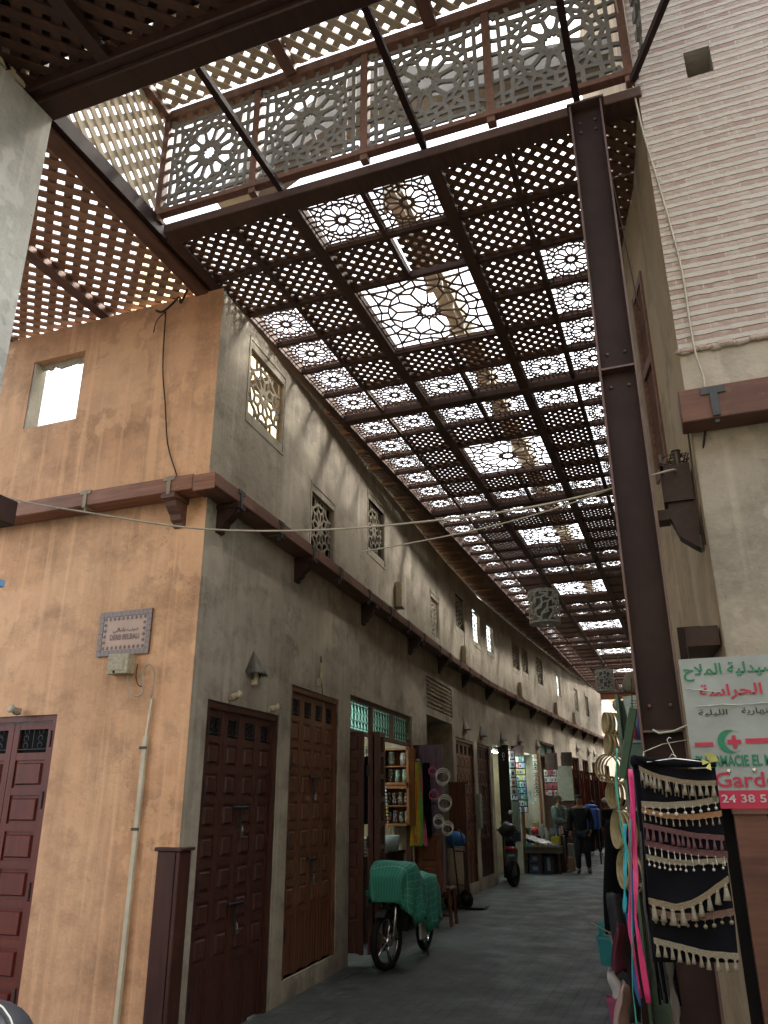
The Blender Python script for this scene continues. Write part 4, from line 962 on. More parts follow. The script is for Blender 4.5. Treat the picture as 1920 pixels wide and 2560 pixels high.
cable('hanging_wire', [(-4.03,5.03,5.88),(-4.0,5.035,5.3),(-3.93,5.035,4.9),(-3.86,5.035,4.5),(-3.74,5.035,4.2),(-3.70,5.03,4.1)], .006, 'cable_dark', 'thin wire hanging down the upper orange wall to the timber band')
cable('hanging_wire', [(-4.03,5.03,5.88),(-4.12,5.03,5.8),(-4.14,5.03,5.68)], .005, 'cable_dark', 'short wire end dangling from the knot on the orange wall top')
cable('seam_wire', [(wx(15.3)+.03,15.3,4.9),(wx(15.3)+.03,15.3,4.08)], .008, 'cable_dark', 'thin wire running down below the dark fretted window past the brick panel')
cable('hanging_wire', [(-.02,4.3,5.7),(.02,4.32,5.0),(.05,4.3,4.4)], .004, 'cable_dark', 'thin cord hanging in the gap behind the top of the column')
# insulator cluster on the bracket
e = empty('cable_clamp', (.12,4.36,3.4), 'cable clamp and knotted wires on top of the carved bracket', 'clamp')
mb = MB(); mb.b2(.045,.06,4.36,4.41,3.34,3.47); mb.lathe([(.02,0),(.02,.08),(.028,.085)], 10, Matrix.Translation((.14,4.38,3.4))); mb.build('clamp_plate', 'tin', e)
mb = MB(); rng = random.Random(2)
for k in range(7): 
    p = Vector((.06+.1*rng.random(),4.35+.05*rng.random(),3.42+.05*rng.random())); mb.tube([p, p+Vector((.05,0,.02)), p+Vector((.09*rng.random(),.02,-.04)), p+Vector((-.02,0,-.03))], .005, 5)
mb.build('knotted_wires', 'cable_dark', e)

# ---- pendant lanterns of pierced metal
me_l = None
def pendant(loc, r, h, drop, label, proto=None, sc=1):
    if proto: 
        c = dup(proto, loc, .7*loc[1], label); c.scale = (sc,sc,sc); return c
    e = empty('pendant_lantern', loc, label, 'lantern', 'pierced drum lanterns hung from the canopy')
    rng = random.Random(9); n1, n2 = 16, 7; segs = []
    W_ = 2*math.pi*r/2; Hh = h/2
    P = {}
    for i in range(n1+1):
        for j in range(n2+1): P[i,j] = ((i/n1*2-1)*W_+(.35*(rng.random()-.5)*2*W_/n1 if 0 < i < n1 else 0), (j/n2*2-1)*Hh+(.6*(rng.random()-.5)*2*Hh/n2 if 0 < j < n2 else 0))
    for i in range(n1):
        for j in range(n2):
            a = P[i,j]; segs.append((a, P[i+1,j])) if (i+j) % 2 == 0 or j == 0 else None; segs.append((a, P[i,j+1])) if (i+j) % 3 else segs.append((a, P[i+1,j+1]))
    segs += [((-W_,Hh),(W_,Hh)),((-W_,-Hh),(W_,-Hh)),((-W_,Hh*.86),(W_,Hh*.86))]
    me = fret_mesh('pierced_drum', 12, W_, Hh, .026, .006, 'lantern_metal', None, segs=segs)
    for v in me.vertices: 
        a = v.co.x/r; rr = r-v.co.z; v.co = Vector((rr*math.cos(a), rr*math.sin(a), v.co.y))
    o = bpy.data.objects.new('pierced_drum', me); COL.objects.link(o); o.parent = e
    mb = MB(); mb.lathe([(r*.5,-Hh-.004),(r+.004,-Hh-.002),(r+.004,-Hh+.03),(r-.004,-Hh+.03)], 24, None, False); mb.build('bottom_ring', 'lantern_metal', e, local=True)
    mb = MB(); mb.lathe([(r*.55,-Hh*.85),(r*.55,Hh*.85)], 16); mb.build('inner_diffuser', 'lantern_glass', e, local=True)
    mb = MB(); mb.tube([(0,0,Hh*.8),(.012,0,Hh+.1),(0,0,Hh+.16),(0,0,drop)], .008, 6); 
    for k in range(3): a = R(120*k); mb.tube([(r*math.cos(a),r*math.sin(a),Hh),(0,0,Hh+.12)], .004, 4)
    mb.build('hanging_rod', 'tin', e, local=True); return e
plain('lantern_metal', (.50,.52,.45), .5, .0, .35, 18); plain('lantern_glass', (.13,.14,.12), .5)
p0 = pendant((-1.84,12.0,4.43), .235, .52, 1.6, 'big pierced drum lantern hanging nearest down the alley')
pendant((-1.78,20.6,4.45), 0, 0, 0, 'second pierced drum lantern hanging farther down the alley', p0)
pendant((-1.60,30,4.5), 0, 0, 0, 'small far pierced drum lantern near the end of the canopy', p0)

# ============================================================ trim seller's display on the column
td = empty('trim_display', (-.06,3.31,1.75), 'black cloth hung with rows of tasselled trims on a wire hanger', 'textile display')
L_ = [(-.196,1.772),(-.188,1.70),(-.200,1.5),(-.208,1.33),(-.216,1.2),(-.218,1.076)]; R_ = [(.082,1.735),(.081,1.668),(.079,1.5),(.076,1.40),(.075,1.25),(.066,1.09)]
mb = MB(); nU, nV = 14, 24; vs = []
def edge(P, t):
    t = t*(len(P)-1); i = min(int(t), len(P)-2); f = t-i; return P[i][0]+(P[i+1][0]-P[i][0])*f, P[i][1]+(P[i+1][1]-P[i][1])*f
for j in range(nV+1):
    for i in range(nU+1):
        a, b = edge(L_, j/nV), edge(R_, j/nV); u = i/nU; x = a[0]+(b[0]-a[0])*u; z = a[1]+(b[1]-a[1])*u
        z -= .02*math.sin(math.pi*u)*(1-j/nV) ; vs.append((x, 3.318+.006*math.sin(u*9+j*.4)+.004*math.sin(j*.9), z))
mb.add(vs, [(j*(nU+1)+i, j*(nU+1)+i+1, (j+1)*(nU+1)+i+1, (j+1)*(nU+1)+i) for j in range(nV) for i in range(nU)])
o = mb.build('black_backing', 'black_cloth', td, True); o.modifiers.new('s','SOLIDIFY').thickness = .003
mb = MB(); mb.tube([(-.2,3.315,1.775),(-.15,3.31,1.762),(-.06,3.31,1.752),(.03,3.31,1.75),(.085,3.315,1.745)], [.008,.014,.016,.015,.01], 8); mb.build('rolled_edge', 'black_cloth', td, True)
mb = MB(); mb.tube([(-.062,3.3,1.762),(-.075,3.3,1.772),(-.065,3.3,1.785),(-.05,3.3,1.775),(-.052,3.3,1.765),(-.06,3.3,1.79),(-.072,3.3,1.825),(-.076,3.3,1.838),(-.068,3.3,1.846),(-.06,3.3,1.842)], .0022, 6); mb.tube([(-.16,3.3,1.757),(-.06,3.3,1.768),(.05,3.3,1.752)], .004, 6); mb.build('wire_hanger', 'chrome', td, True)
mb = MB(); rng = random.Random(8)
for k in range(7): 
    a = rng.random()*6.28; mb.add([(.066,3.295,1.752),(.066+.03*math.cos(a),3.29-.01*rng.random(),1.755+.03*math.sin(a)),(.066+.03*math.cos(a+.7),3.285,1.755+.032*math.sin(a+.7))],[(0,1,2)])
mb.build('yellow_plastic_bag', colmat((.5,.5,.16),.3), td)
def tassel(kind, L=.03, r=.007):
    mb = MB()
    if kind == 'tassel': mb.lathe([(.0015,.008),(.0015,0)],5); mb.ball((0,0,-.004),r*.62,5); mb.lathe([(r*.5,-.007),(r*.62,-.012),(r*.8,-L*.6),(r*1.15,-L)],9)
    elif kind == 'ball': mb.lathe([(.001,.006),(.001,-L+r*2)],4); mb.ball((0,0,-L+r),r,6)
    else: mb.lathe([(.0012,.004),(.0012,-L*.3)],4); mb.ball((0,0,-L*.35),r*.5,5); mb.lathe([(r*.3,-L*.4),(r*.8,-L)],7)
    return mb
def poly_at(P, t):
    t = t*(len(P)-1); i = min(int(t), len(P)-2); f = t-i; return P[i][0]+(P[i+1][0]-P[i][0])*f, P[i][1]+(P[i+1][1]-P[i][1])*f
def trim(P, wd, n, kind, L, r, col, tcol, label, scal=True, yy=3.303):
    mb = MB(); N_ = 44; up_, lo = [], []
    for i in range(N_+1):
        x, z = poly_at(P, i/N_); up_.append((x, yy+.002*math.sin(i*.9), z)); lo.append((x, yy-.001, z-wd-(.0045*abs(math.sin(i*math.pi*n/N_)) if scal else 0)))
    mb.add(up_+lo, [(i,i+1,N_+2+i,N_+1+i) for i in range(N_)])
    for q in (.25,.75): mb.tube([(poly_at(P,i/N_)[0], yy-.002, poly_at(P,i/N_)[1]-wd*q) for i in range(N_+1)], .0016, 4)
    o = mb.build('tasselled_trim', col, td); o['label'] = label; o.modifiers.new('s','SOLIDIFY').thickness = .0015
    me = tassel(kind, L, r).mesh('tassel', tcol, True)
    for i in range(n):
        x, z = poly_at(P, (i+.5)/n); t = bpy.data.objects.new('tassel', me); COL.objects.link(t); t.parent = o
        t.location = Vector((x, yy-.006, z-wd-.002))-wloc(o); t.rotation_euler = (0, R(rng.uniform(-7,7)), rng.random()*3); k = rng.uniform(.85,1.12); t.scale = (k,k,k)
plain('trim_cream', (.24,.215,.16), .7, 0, .35, 160, .5); plain('trim_gold', (.22,.18,.12), .6, 0, .4, 160, .5); plain('trim_orange', (.26,.14,.07), .7, 0, .3, 160); plain('trim_plum', (.13,.065,.07), .7, 0, .4, 160); plain('trim_bead', (.5,.48,.42), .3, 0, .2, 90); plain('trim_brown', (.16,.10,.08), .7, 0, .4, 160)
trim([(-.192,1.745),(-.155,1.725),(-.119,1.711),(-.041,1.693),(.02,1.687),(.078,1.688)], .016, 12, 'tassel', .038, .009, 'trim_gold','trim_cream','topmost trim, gold band with long cream tassels')
trim([(-.186,1.727),(-.119,1.697),(-.041,1.679),(.078,1.675)], .004, 16, 'drop', .052, .004, 'trim_brown','trim_gold','thin strands of beads under the topmost trim', False, 3.307)
trim([(-.197,1.617),(-.108,1.612),(-.011,1.618),(.078,1.633)], .020, 10, 'ball', .026, .0065, 'trim_cream','trim_bead','cream lace trim with pearl drops')
trim([(-.199,1.594),(-.117,1.575),(-.019,1.570),(.081,1.583)], .017, 13, 'drop', .024, .005, 'trim_orange','trim_cream','orange scalloped trim under the pearl drops')
trim([(-.198,1.541),(-.103,1.522),(-.026,1.507),(.078,1.499)], .016, 13, 'tassel', .036, .0065, 'trim_plum','trim_plum','upper plum trim with pointed tassels')
trim([(-.199,1.482),(-.11,1.462),(-.033,1.452),(.082,1.446)], .020, 12, 'drop', .025, .004, 'trim_plum','trim_bead','lower plum lace trim with small drops')
trim([(-.201,1.432),(-.131,1.418),(-.057,1.414),(.078,1.426)], .016, 12, 'ball', .022, .005, 'trim_cream','trim_bead','pale lace trim in the middle of the cloth')
trim([(-.210,1.286),(-.16,1.277),(-.115,1.268),(-.06,1.283),(-.017,1.306),(.03,1.338),(.073,1.366)], .020, 9, 'tassel', .045, .011, 'trim_gold','trim_cream','sagging gold trim with large cream tassels')
trim([(-.205,1.252),(-.12,1.238),(-.02,1.242),(.076,1.262)], .020, 10, 'ball', .026, .007, 'trim_brown','trim_gold','dark lace trim with puffy brown balls', True, 3.306)
trim([(-.207,1.157),(-.12,1.141),(-.036,1.124),(.07,1.121)], .018, 11, 'tassel', .037, .008, 'trim_cream','trim_cream','lowest trim, plain cream with small tassels')
tag(MB().tube([(-.155,4.13,1.941),(-.128,4.12,1.923),(-.06,4.12,1.93),(.006,4.13,1.956)],.006,5).build('plastic_tie','plastic_wrap',None,True),'clear plastic tie wrapped round the steel column','tie')
tag(MB().tube([(-.17,3.3,1.78),(-.172,3.4,1.80),(-.12,4.1,1.87),(.0,4.13,1.89)],.0025,5).build('hanging_string','plastic_wrap',None,True),'string holding the wire hanger to the column','string')
# ribbon strings beside it
def streamer(name, P, w0, m, label, seed, depth=.004, group=None, cat='ribbon'):
    mb = MB(); rng = random.Random(seed); n = 26; vs = []
    for i in range(n+1):
        t = i/n*(len(P)-1); k = min(int(t), len(P)-2); f = t-k; p = Vector(P[k])*(1-f)+Vector(P[k+1])*f
        ww = w0*(.75+.35*math.sin(i*.55+seed)); tw = .5*math.sin(i*.3+seed)
        for s_ in (-1,-.33,.33,1): vs.append((p.x+s_*ww/2*math.cos(tw), p.y+s_*ww/2*math.sin(tw)+depth*math.sin(s_*5+i*.4), p.z))
    mb.add(vs, [(i*4+k, i*4+k+1, i*4+k+5, i*4+k+4) for i in range(n) for k in range(3)])
    o = mb.build(name, m, None, True); o.modifiers.new('s','SOLIDIFY').thickness = .0015
    return tag(o, label, cat, group)
plain('satin_pink', (.75,.05,.22), .35, 0, .25, 30); plain('satin_magenta', (.55,.03,.2), .4, 0, .3, 30); plain('satin_turquoise', (.02,.38,.48), .35, 0, .25, 30); plain('satin_blue', (.02,.10,.28), .4, 0, .3); plain('satin_green', (.04,.32,.24), .4, 0, .3)
streamer('pink_ribbon', [(-.236,3.5,1.74),(-.246,3.5,1.5),(-.262,3.5,1.32),(-.278,3.5,1.18),(-.262,3.5,.91)], .021, 'satin_pink', 'long bright pink ribbon hanging nearest the black cords', 1)
streamer('magenta_ribbon', [(-.242,3.52,1.70),(-.262,3.52,1.5),(-.285,3.52,1.30),(-.305,3.52,1.15),(-.29,3.52,.92)], .016, 'satin_magenta', 'magenta ribbon hanging just behind the pink one', 4)
streamer('turquoise_ribbon', [(-.285,3.56,1.53),(-.298,3.56,1.4),(-.312,3.56,1.28),(-.322,3.56,1.2)], .016, 'satin_turquoise', 'short turquoise ribbon left of the pink one', 2)
streamer('blue_ribbon', [(-.27,3.58,1.5),(-.292,3.58,1.25),(-.312,3.58,1.0),(-.30,3.58,.88)], .022, 'satin_blue', 'dark blue ribbon behind the pink and magenta ones', 3)
streamer('green_ribbon', [(-.255,3.46,1.55),(-.275,3.46,1.35),(-.292,3.46,1.15),(-.312,3.46,.95),(-.31,3.46,.84)], .004, 'satin_green', 'narrow green cord along the edge of the pink ribbon', 7, .001)
streamer('green_ribbon', [(-.305,3.8,1.84),(-.325,3.8,1.7),(-.322,3.8,1.5),(-.30,3.8,1.36)], .012, 'satin_green', 'green ribbon loop hanging above the turquoise ribbon', 9, .001)
cdb = empty('black_cord_bundle', (-.2,3.42,1.75), 'thick bundle of black cords and cut strips hanging between the ribbons and the trims', 'cord bundle')
rng = random.Random(12)
for k in range(16):
    x = -.222+.0035*k; b0 = .92+.12*rng.random(); mb = MB(); mb.tube([(x*.9-.02,3.41+.03*rng.random(),1.76),(x+.006*rng.random(),3.42,1.5),(x-.01+.004*k*.3,3.42+.02*rng.random(),1.25),(x+.0015*k,3.43,b0)], [.004,.006,.007,.005], 5); mb.build('cord', 'black_cloth' if k % 4 else colmat((.07,.07,.075)), cdb, True)
mb = MB(); mb.ball((-.21,3.42,1.765), .022, 7, (1,1,1.2)); mb.build('knot', 'black_cloth', cdb, True)
streamer('grey_strip', [(-.165,3.40,1.10),(-.17,3.40,1.0),(-.16,3.40,.9),(-.165,3.40,.84)], .03, colmat((.10,.09,.08)), 'ragged dark grey strip below the trims', 6)

# ============================================================ haberdashery rack on the right side of the alley
rk = empty('display_rack', (-.35,6.6,0), 'grey-green display rack standing out from the right wall behind the column', 'rack')
GR = colmat((.16,.24,.19))
mb = MB(); mb.b2(-.47,-.02,6.55,6.58,0,2.36); mb.build('back_panel', GR, rk)
for z_ in (1.05,1.55,2.02): mb = MB(); mb.b2(-.47,-.02,6.3,6.55,z_,z_+.02); mb.build('shelf', colmat((.30,.40,.34)), rk)
mb = MB(); mb.b2(-.48,-.46,6.3,6.58,0,2.38); mb.build('side_post', GR, rk)
nb = empty('notice_sheet', (-.35,6.1,2.15), 'pale printed notice sheet pinned high on the rack', 'notice')
mb = MB(); mb.add([(-.415,6.1,2.335),(-.21,6.1,2.35),(-.20,6.1,2.13),(-.385,6.1,2.11)],[(0,3,2,1)]); mb.build('paper', colmat((.42,.52,.50)), nb)
mb = MB()
for k in range(9): z_ = 2.30-.02*k; mb.b2(-.36-.008*(k%3)+.004*k,-.23,6.095,6.098,z_,z_+.004)
mb.build('printed_lines', colmat((.1,.14,.14)), nb)
mb = MB(); mb.tube([(-.355,6.0,2.18),(-.36,6.0,2.1),(-.362,6.0,2.03)], [.02,.03,.028], 8); tag(mb.build('red_packet', colmat((.5,.06,.03),.3), None, True), 'red packet hanging on the rack under the notice sheet', 'packet')
mb = MB(); mb.tube([(-.315,6.0,2.22),(-.32,6.0,2.12),(-.318,6.0,2.02)], [.018,.024,.024], 8); tag(mb.build('blue_packet', colmat((.03,.05,.2),.3), None, True), 'dark blue packet hanging right of the red one', 'packet')
mb = MB(); mb.tube([(-.385,5.98,2.16),(-.398,5.98,2.09),(-.39,5.98,2.03),(-.375,5.98,2.02)], .005, 6); tag(mb.build('white_loop', 'white_paint', None, True), 'white cord loop against the red packet', 'cord')
pb_ = MB(); rng = random.Random(21)
pb_.box((-.35,6.1,1.9),(.13,.05,.2)); o = pb_.build('patterned_pouch', 'pouch_lace' if 'pouch_lace' in MATS else colmat((.12,.2,.17)), None, bevel=.02); tag(o, 'pale green patterned pouch below the red packet', 'pouch')
pb_ = MB(); pb_.box((-.30,5.9,1.72),(.10,.05,.14)); tag(pb_.build('pink_pouch', colmat((.28,.14,.15)), None, bevel=.02), 'dull pink pouch beside the top of the pink ribbon', 'pouch')
mb = MB(); mb.box((0,0,0),(.045,.06,.40)); gp = mb.build('green_tube', colmat((.01,.07,.035),.35), None, bevel=.004); gp.location = (-.33,4.9,1.93); gp.rotation_euler = (0,R(15.5),0); tag(gp, 'long dark green box hanging slanted from a cord before the hoops', 'box')
mb = MB(); mb.add([(-.38,6.0,1.80),(-.345,6.0,1.78),(-.33,6.0,1.66),(-.365,6.0,1.70)],[(0,1,2,3)]); o = mb.build('yellow_cloth', colmat((.6,.33,.02)), None); o.modifiers.new('s','SOLIDIFY').thickness=.01; tag(o, 'small yellow cloth showing behind the slanted green box', 'cloth')
mb = MB(); mb.tube([(-.27,4.9,2.3),(-.285,4.9,2.12)], .003, 5); tag(mb.build('thin_cord','cable_dark'), 'thin cord holding up the slanted green box', 'cord')
# hoops: wooden rings nested and wrapped in rows
def hoop_mesh(r, w_):
    mb = MB(); mb.lathe([(r,-w_/2),(r+.004,-w_/2),(r+.004,w_/2),(r,w_/2),(r,-w_/2)], 30, Matrix.Rotation(R(90),4,'X'), False); return mb.mesh('wooden_hoop', 'hoop_wood', True)
rows = [(2.23,-.63,7,.085,4,'top row'),(2.055,-.63,7,.085,4,'second row'),(1.87,-.66,7,.108,4,'third row'),(1.665,-.62,7,.105,4,'fourth row'),(1.42,-.565,6.4,.13,3,'fifth row'),(1.15,-.55,6.4,.125,3,'lowest row')]
pos_ = ['first from the left','second from the left','third from the left','fourth from the left']
for z_, x_, y_, r_, n_, lb in rows:
    me = hoop_mesh(r_, .03)
    for k in range(n_):
        o = bpy.data.objects.new('wooden_hoop', me); COL.objects.link(o)
        o.location = (x_+.034*k, y_-.03*k, z_-.006*k); yawh = {2:30,3:50}.get(rows.index((z_,x_,y_,r_,n_,lb)), 68)
        if n_ == 3: yawh = 66
        o.rotation_euler = (R(4*(k-1)), 0, R(-yawh+5*k)); tag(o, 'pale wooden hoop in the %s of the hanging column, %s' % (lb, pos_[k]), 'hoop', 'wooden hoops hung in rows')
mb = MB(); mb.lathe([(.05,-.06),(.068,-.05),(.074,.0),(.07,.07),(.064,.075)], 20, Matrix.Rotation(R(18),4,'Y')); o = mb.build('drum', colmat((.16,.14,.10)), None, True); o.location = (-.345,6.3,2.44); tag(o, 'dark skin drum hanging above the hoops by the column', 'drum')
mb = MB(); rng = random.Random(31)
for k in range(10): mb.ball((-.52+.1*rng.random(),6.9,2.36-.22*k/3*.35+.02*rng.random()), .03+.02*rng.random(), 6, (1,1,1.3))
tag(mb.build('plastic_bag', 'plastic_wrap', None, True), 'crumpled clear plastic bag over the top hoops', 'bag')
# black garments hanging low
def drape(name, x, y, z0, z1, w0, w1, m, label, seed, cat='garment'):
    mb = MB(); rng = random.Random(seed); n, k_ = 12, 18; vs = []
    for j in range(n+1):
        t = j/n; ww = w0+(w1-w0)*math.sin(t*1.5)
        for i in range(k_):
            a = 2*math.pi*i/k_; rr = 1+.12*math.sin(3*a+seed)+.06*math.sin(7*a+t*3)
            vs.append((x+ww/2*math.cos(a)*rr+.02*math.sin(t*4+seed), y+.09*math.sin(a)*rr, z1+(z0-z1)*t-.02*math.sin(a*2)))
    mb.add(vs, [(j*k_+i, j*k_+(i+1)%k_, (j+1)*k_+(i+1)%k_, (j+1)*k_+i) for j in range(n) for i in range(k_)]+[tuple(range(k_))[::-1], tuple(n*k_+i for i in range(k_))])
    return tag(mb.build(name, m, None, True), label, cat)
drape('black_garment', -.69, 7.3, .62, 1.45, .16, .26, 'black_cloth', 'black garment hanging below the hoops', 1)
drape('dark_garment', -.60, 6.2, .25, 1.0, .1, .14, colmat((.03,.03,.035)), 'dark garment hanging low under the rack', 5)
drape('wine_bag', -.58, 5.85, .60, .86, .06, .09, colmat((.09,.02,.035)), 'wine red cloth bag hanging low beside the ribbons', 8, 'bag')
drape('rust_bag', -.64, 6.4, .78, .92, .05, .08, colmat((.16,.06,.03)), 'rust and brown bag under the black garment', 11, 'bag')
drape('pale_cloth_bag', -.54, 5.3, .40, .62, .05, .09, colmat((.33,.22,.2)), 'pale pink cloth sack next to the plastic basket', 14, 'bag')
drape('white_bag', -.62, 5.8, .48, .60, .05, .08, colmat((.42,.40,.40)), 'white paper bag above the pink basket', 17, 'bag')
def bucket(name, loc, r0, r1, h, m, label, sq=False, group=None):
    e = empty(name, loc, label, 'bucket', group); n = 4 if sq else 20
    Mx = Matrix.Rotation(R(45),4,'Z') if sq else None
    mb = MB(); mb.lathe([(r0,0),(r1,h),(r1*1.08,h+.005),(r1*1.08,h-.02),(r1*.97,h-.01),(r0*.93,.02),(.01,.02)], n, Mx, True); mb.build('tub', m, e, local=True)
    return e
plain('plastic_turq', (.03,.30,.36), .35, 0, .2); plain('plastic_green', (.02,.14,.11), .4, 0, .2); plain('plastic_pink', (.33,.07,.15), .4, 0, .2)
bucket('bucket', (-.90,8.0,.44), .065, .09, .15, 'plastic_turq', 'upper turquoise tub of the stack at the right edge of the paving', True)
bucket('bucket', (-.90,7.9,.28), .065, .095, .22, 'plastic_turq', 'lower turquoise tub with a dark green body on the paving', True)
bucket('bucket', (-.83,7.95,.08), .07, .09, .26, 'plastic_green', 'dark green tub at the bottom of the tub stack', True)
bucket('bucket', (-.70,6.4,.19), .05, .07, .15, 'plastic_pink', 'pink plastic basket standing low by the rack', True)
mb = MB(); mb.ball((-.62,6.9,.74), .09, 8, (1.1,.8,.8)); tag(mb.build('blue_bundle', colmat((.05,.12,.32)), None, True), 'blue bundle behind the bare twigs', 'bundle')
mb = MB(); rng = random.Random(17)
for k in range(9): mb.tube([(-.70,6.6,.62),(-.74+.02*k+.03*rng.random(),6.6,.68+.04*rng.random()),(-.84+.04*k,6.58,.70+.08*rng.random())], .003, 4)
tag(mb.build('twig_bunch', 'cable_pale'), 'bunch of pale wire twigs poking out by the blue bundle', 'twigs')
mb = MB(); mb.b2(-.85,-.3,4.6,5.4,0,.12); tag(mb.build('black_crate', 'black_plastic', None, bevel=.03), 'low black crate at the foot of the ribbons', 'crate')
mb = MB(); mb.b2(-.6,-.1,7.2,8.6,.0,.75); mb.b2(-.62,-.08,7.18,8.62,.75,.78); tag(mb.build('goods_counter', 'dark_wood'), 'dark goods counter behind the hanging garments', 'counter')

# ============================================================ ribbon shop
def lamp_tube(loc, L, axis, st, label):
    e = empty('tube_lamp', loc, label, 'tube lamp'); d = Vector((L/2,0,0)) if axis == 'x' else Vector((0,L/2,0))
    MB().tube([-d, d], .016, 8).build('lamp_tube', 'lamp_glow', e, local=True); MB().bar(-d+Vector((0,0,.03)), d+Vector((0,0,.03)), .05, .03).build('lamp_body', 'white_paint', e, local=True)
emit('lamp_glow', (.8,1,.95), 28.0)
lamp_tube((-4.9,10.2,2.62), 1.2, 'y', 1, 'lit white tube lamp inside the ribbon shop')
lamp_tube((-4.25,19.0,2.68), 1.2, 'y', 1, 'lit tube lamp inside the first accessory shop')
lamp_tube((-4.2,21.2,2.68), 1.2, 'y', 1, 'lit tube lamp inside the second accessory shop')
# folded door stack at the near side
fd = empty('folded_shop_door', (wx(8.6),8.6,.08), 'stack of folded dark wooden door leaves at the near side of the ribbon shop', 'door')
lm = leaf_mesh(.24, 2.28, 8, .3, 'door_dark', False)
for k, (x_, y_, a_) in enumerate(((-3.62,8.66,8),(-3.47,8.70,-78),(-3.44,8.72,-84),(-3.40,8.74,-80),(-3.37,8.75,-86))):
    o = bpy.data.objects.new('door_leaf', lm); COL.objects.link(o); o.parent = fd; o.location = Vector((x_,y_+ (0 if k == 0 else .12),.1))-wloc(fd); o.rotation_euler = (0,0,R(a_))
for z_ in (.5,1.2,1.95): mb = MB(); mb.box((-3.455,8.69,z_),(.03,.02,.12)); mb.build('hinge', 'iron', fd)
fd2 = empty('open_shop_door', (-3.6,11.45,.45), 'open wooden door leaf with a violet upper panel at the far side of the ribbon shop', 'door')
lm2 = leaf_mesh(.37, 1.95, 5, .0, 'violet_wood', False); o = bpy.data.objects.new('door_leaf', lm2); COL.objects.link(o); o.parent = fd2; o.location = Vector((-3.585,11.46,.45))-wloc(fd2)
lm3 = leaf_mesh(.16, 1.95, 5, .0, 'door_dark', False); o = bpy.data.objects.new('door_leaf', lm3); COL.objects.link(o); o.parent = fd2; o.location = Vector((-3.83,11.44,.45))-wloc(fd2); o.rotation_euler=(0,0,R(-15))
lp = leaf_mesh(.34, .75, 2, .0, 'door_brown', False); o = bpy.data.objects.new('lower_panel', lp); COL.objects.link(o); o.parent = fd2; o.location = Vector((-3.60,11.42,.42))-wloc(fd2)
# ribbons and cords hanging on that door
rb = empty('ribbon_bundle', (-3.72,11.3,2.17), 'bundle of yellow, orange, green and pink satin ribbons hanging in the shop doorway', 'ribbons')
for k, (c_, x0_, x1_) in enumerate((((.62,.5,.04),-3.76,-3.83),((.6,.55,.06),-3.75,-3.80),((.62,.14,.03),-3.74,-3.775),((.5,.36,.05),-3.73,-3.76),((.55,.42,.05),-3.72,-3.74),((.45,.4,.05),-3.715,-3.72),((.12,.5,.08),-3.70,-3.695),((.15,.45,.1),-3.69,-3.67),((.5,.1,.17),-3.68,-3.635),((.45,.12,.2),-3.675,-3.62))):
    mb = MB(); vs = []
    for i in range(13):
        t = i/12; xx = x0_+(x1_-x0_)*t**.8+.004*math.sin(i+k); ww = .012+.014*t
        vs += [(xx-ww,11.3+.01*math.sin(i*.8+k),2.15-1.12*t+.02*(k%3)*t),(xx+ww,11.29,2.15-1.12*t+.02*(k%3)*t)]
    mb.add(vs, [(2*i,2*i+1,2*i+3,2*i+2) for i in range(12)]); o = mb.build('satin_ribbon', colmat(c_,.35), rb); o.modifiers.new('s','SOLIDIFY').thickness = .003
mb = MB(); mb.ball((-3.72,11.3,2.17), .035, 7, (1.1,.8,.8)); mb.build('knot', 'strap_metal', rb, True)
cb_ = empty('black_cord_bundle', (-3.6,11.3,2.15), 'bundle of black cords hanging right of the bright ribbons', 'cord bundle')
for k in range(9):
    x = -3.64+.012*k; mb = MB(); mb.tube([(x*1,11.3,2.14),(x+.005,11.29,1.7),(x+.008*math.sin(k),11.3,1.12+.03*(k%3))], [.006,.012,.009], 5); mb.build('cord', 'black_cloth', cb_, True)
# nested pale basket rims on the open door
def wire_hoops(x, z, r, label, col='white', n=3):
    e = empty('ring_cluster', (x,11.25,z), label, 'rings', 'nested plastic rings hung on the shop door'); c_ = 'hoop_white' if col == 'white' else 'hoop_pink'
    for k in range(n):
        a = R(-35); mb = MB(); rr = r*(1-.04*k); mb.tube([(rr*math.cos(t*math.pi/12), .0, rr*math.sin(t*math.pi/12)) for t in range(24)], .006, 5, True)
        o = mb.build('ring', c_, e, True, local=True); o.location = (-.012*k, .03*k, -.02*k); o.rotation_euler = (R(12),0,R(20))
plain('hoop_white', (.5,.48,.42), .4, 0, .2); plain('hoop_pink', (.45,.08,.16), .4, 0, .2)
for a in ((-3.33,1.96,.10,'topmost large pale ring cluster on the open shop door'),(-3.31,1.61,.095,'middle pale ring cluster on the open shop door'),(-3.41,1.37,.072,'lower pale ring cluster nearer the cords'),(-3.28,1.28,.078,'lowest pale ring cluster beside the blue sack')): wire_hoops(*a)
wire_hoops(-3.48, 2.03, .055, 'small pink ring cluster at the top beside the cords', 'pink', 2); wire_hoops(-3.47, 1.71, .065, 'small pink ring cluster in the middle beside the cords', 'pink', 2)
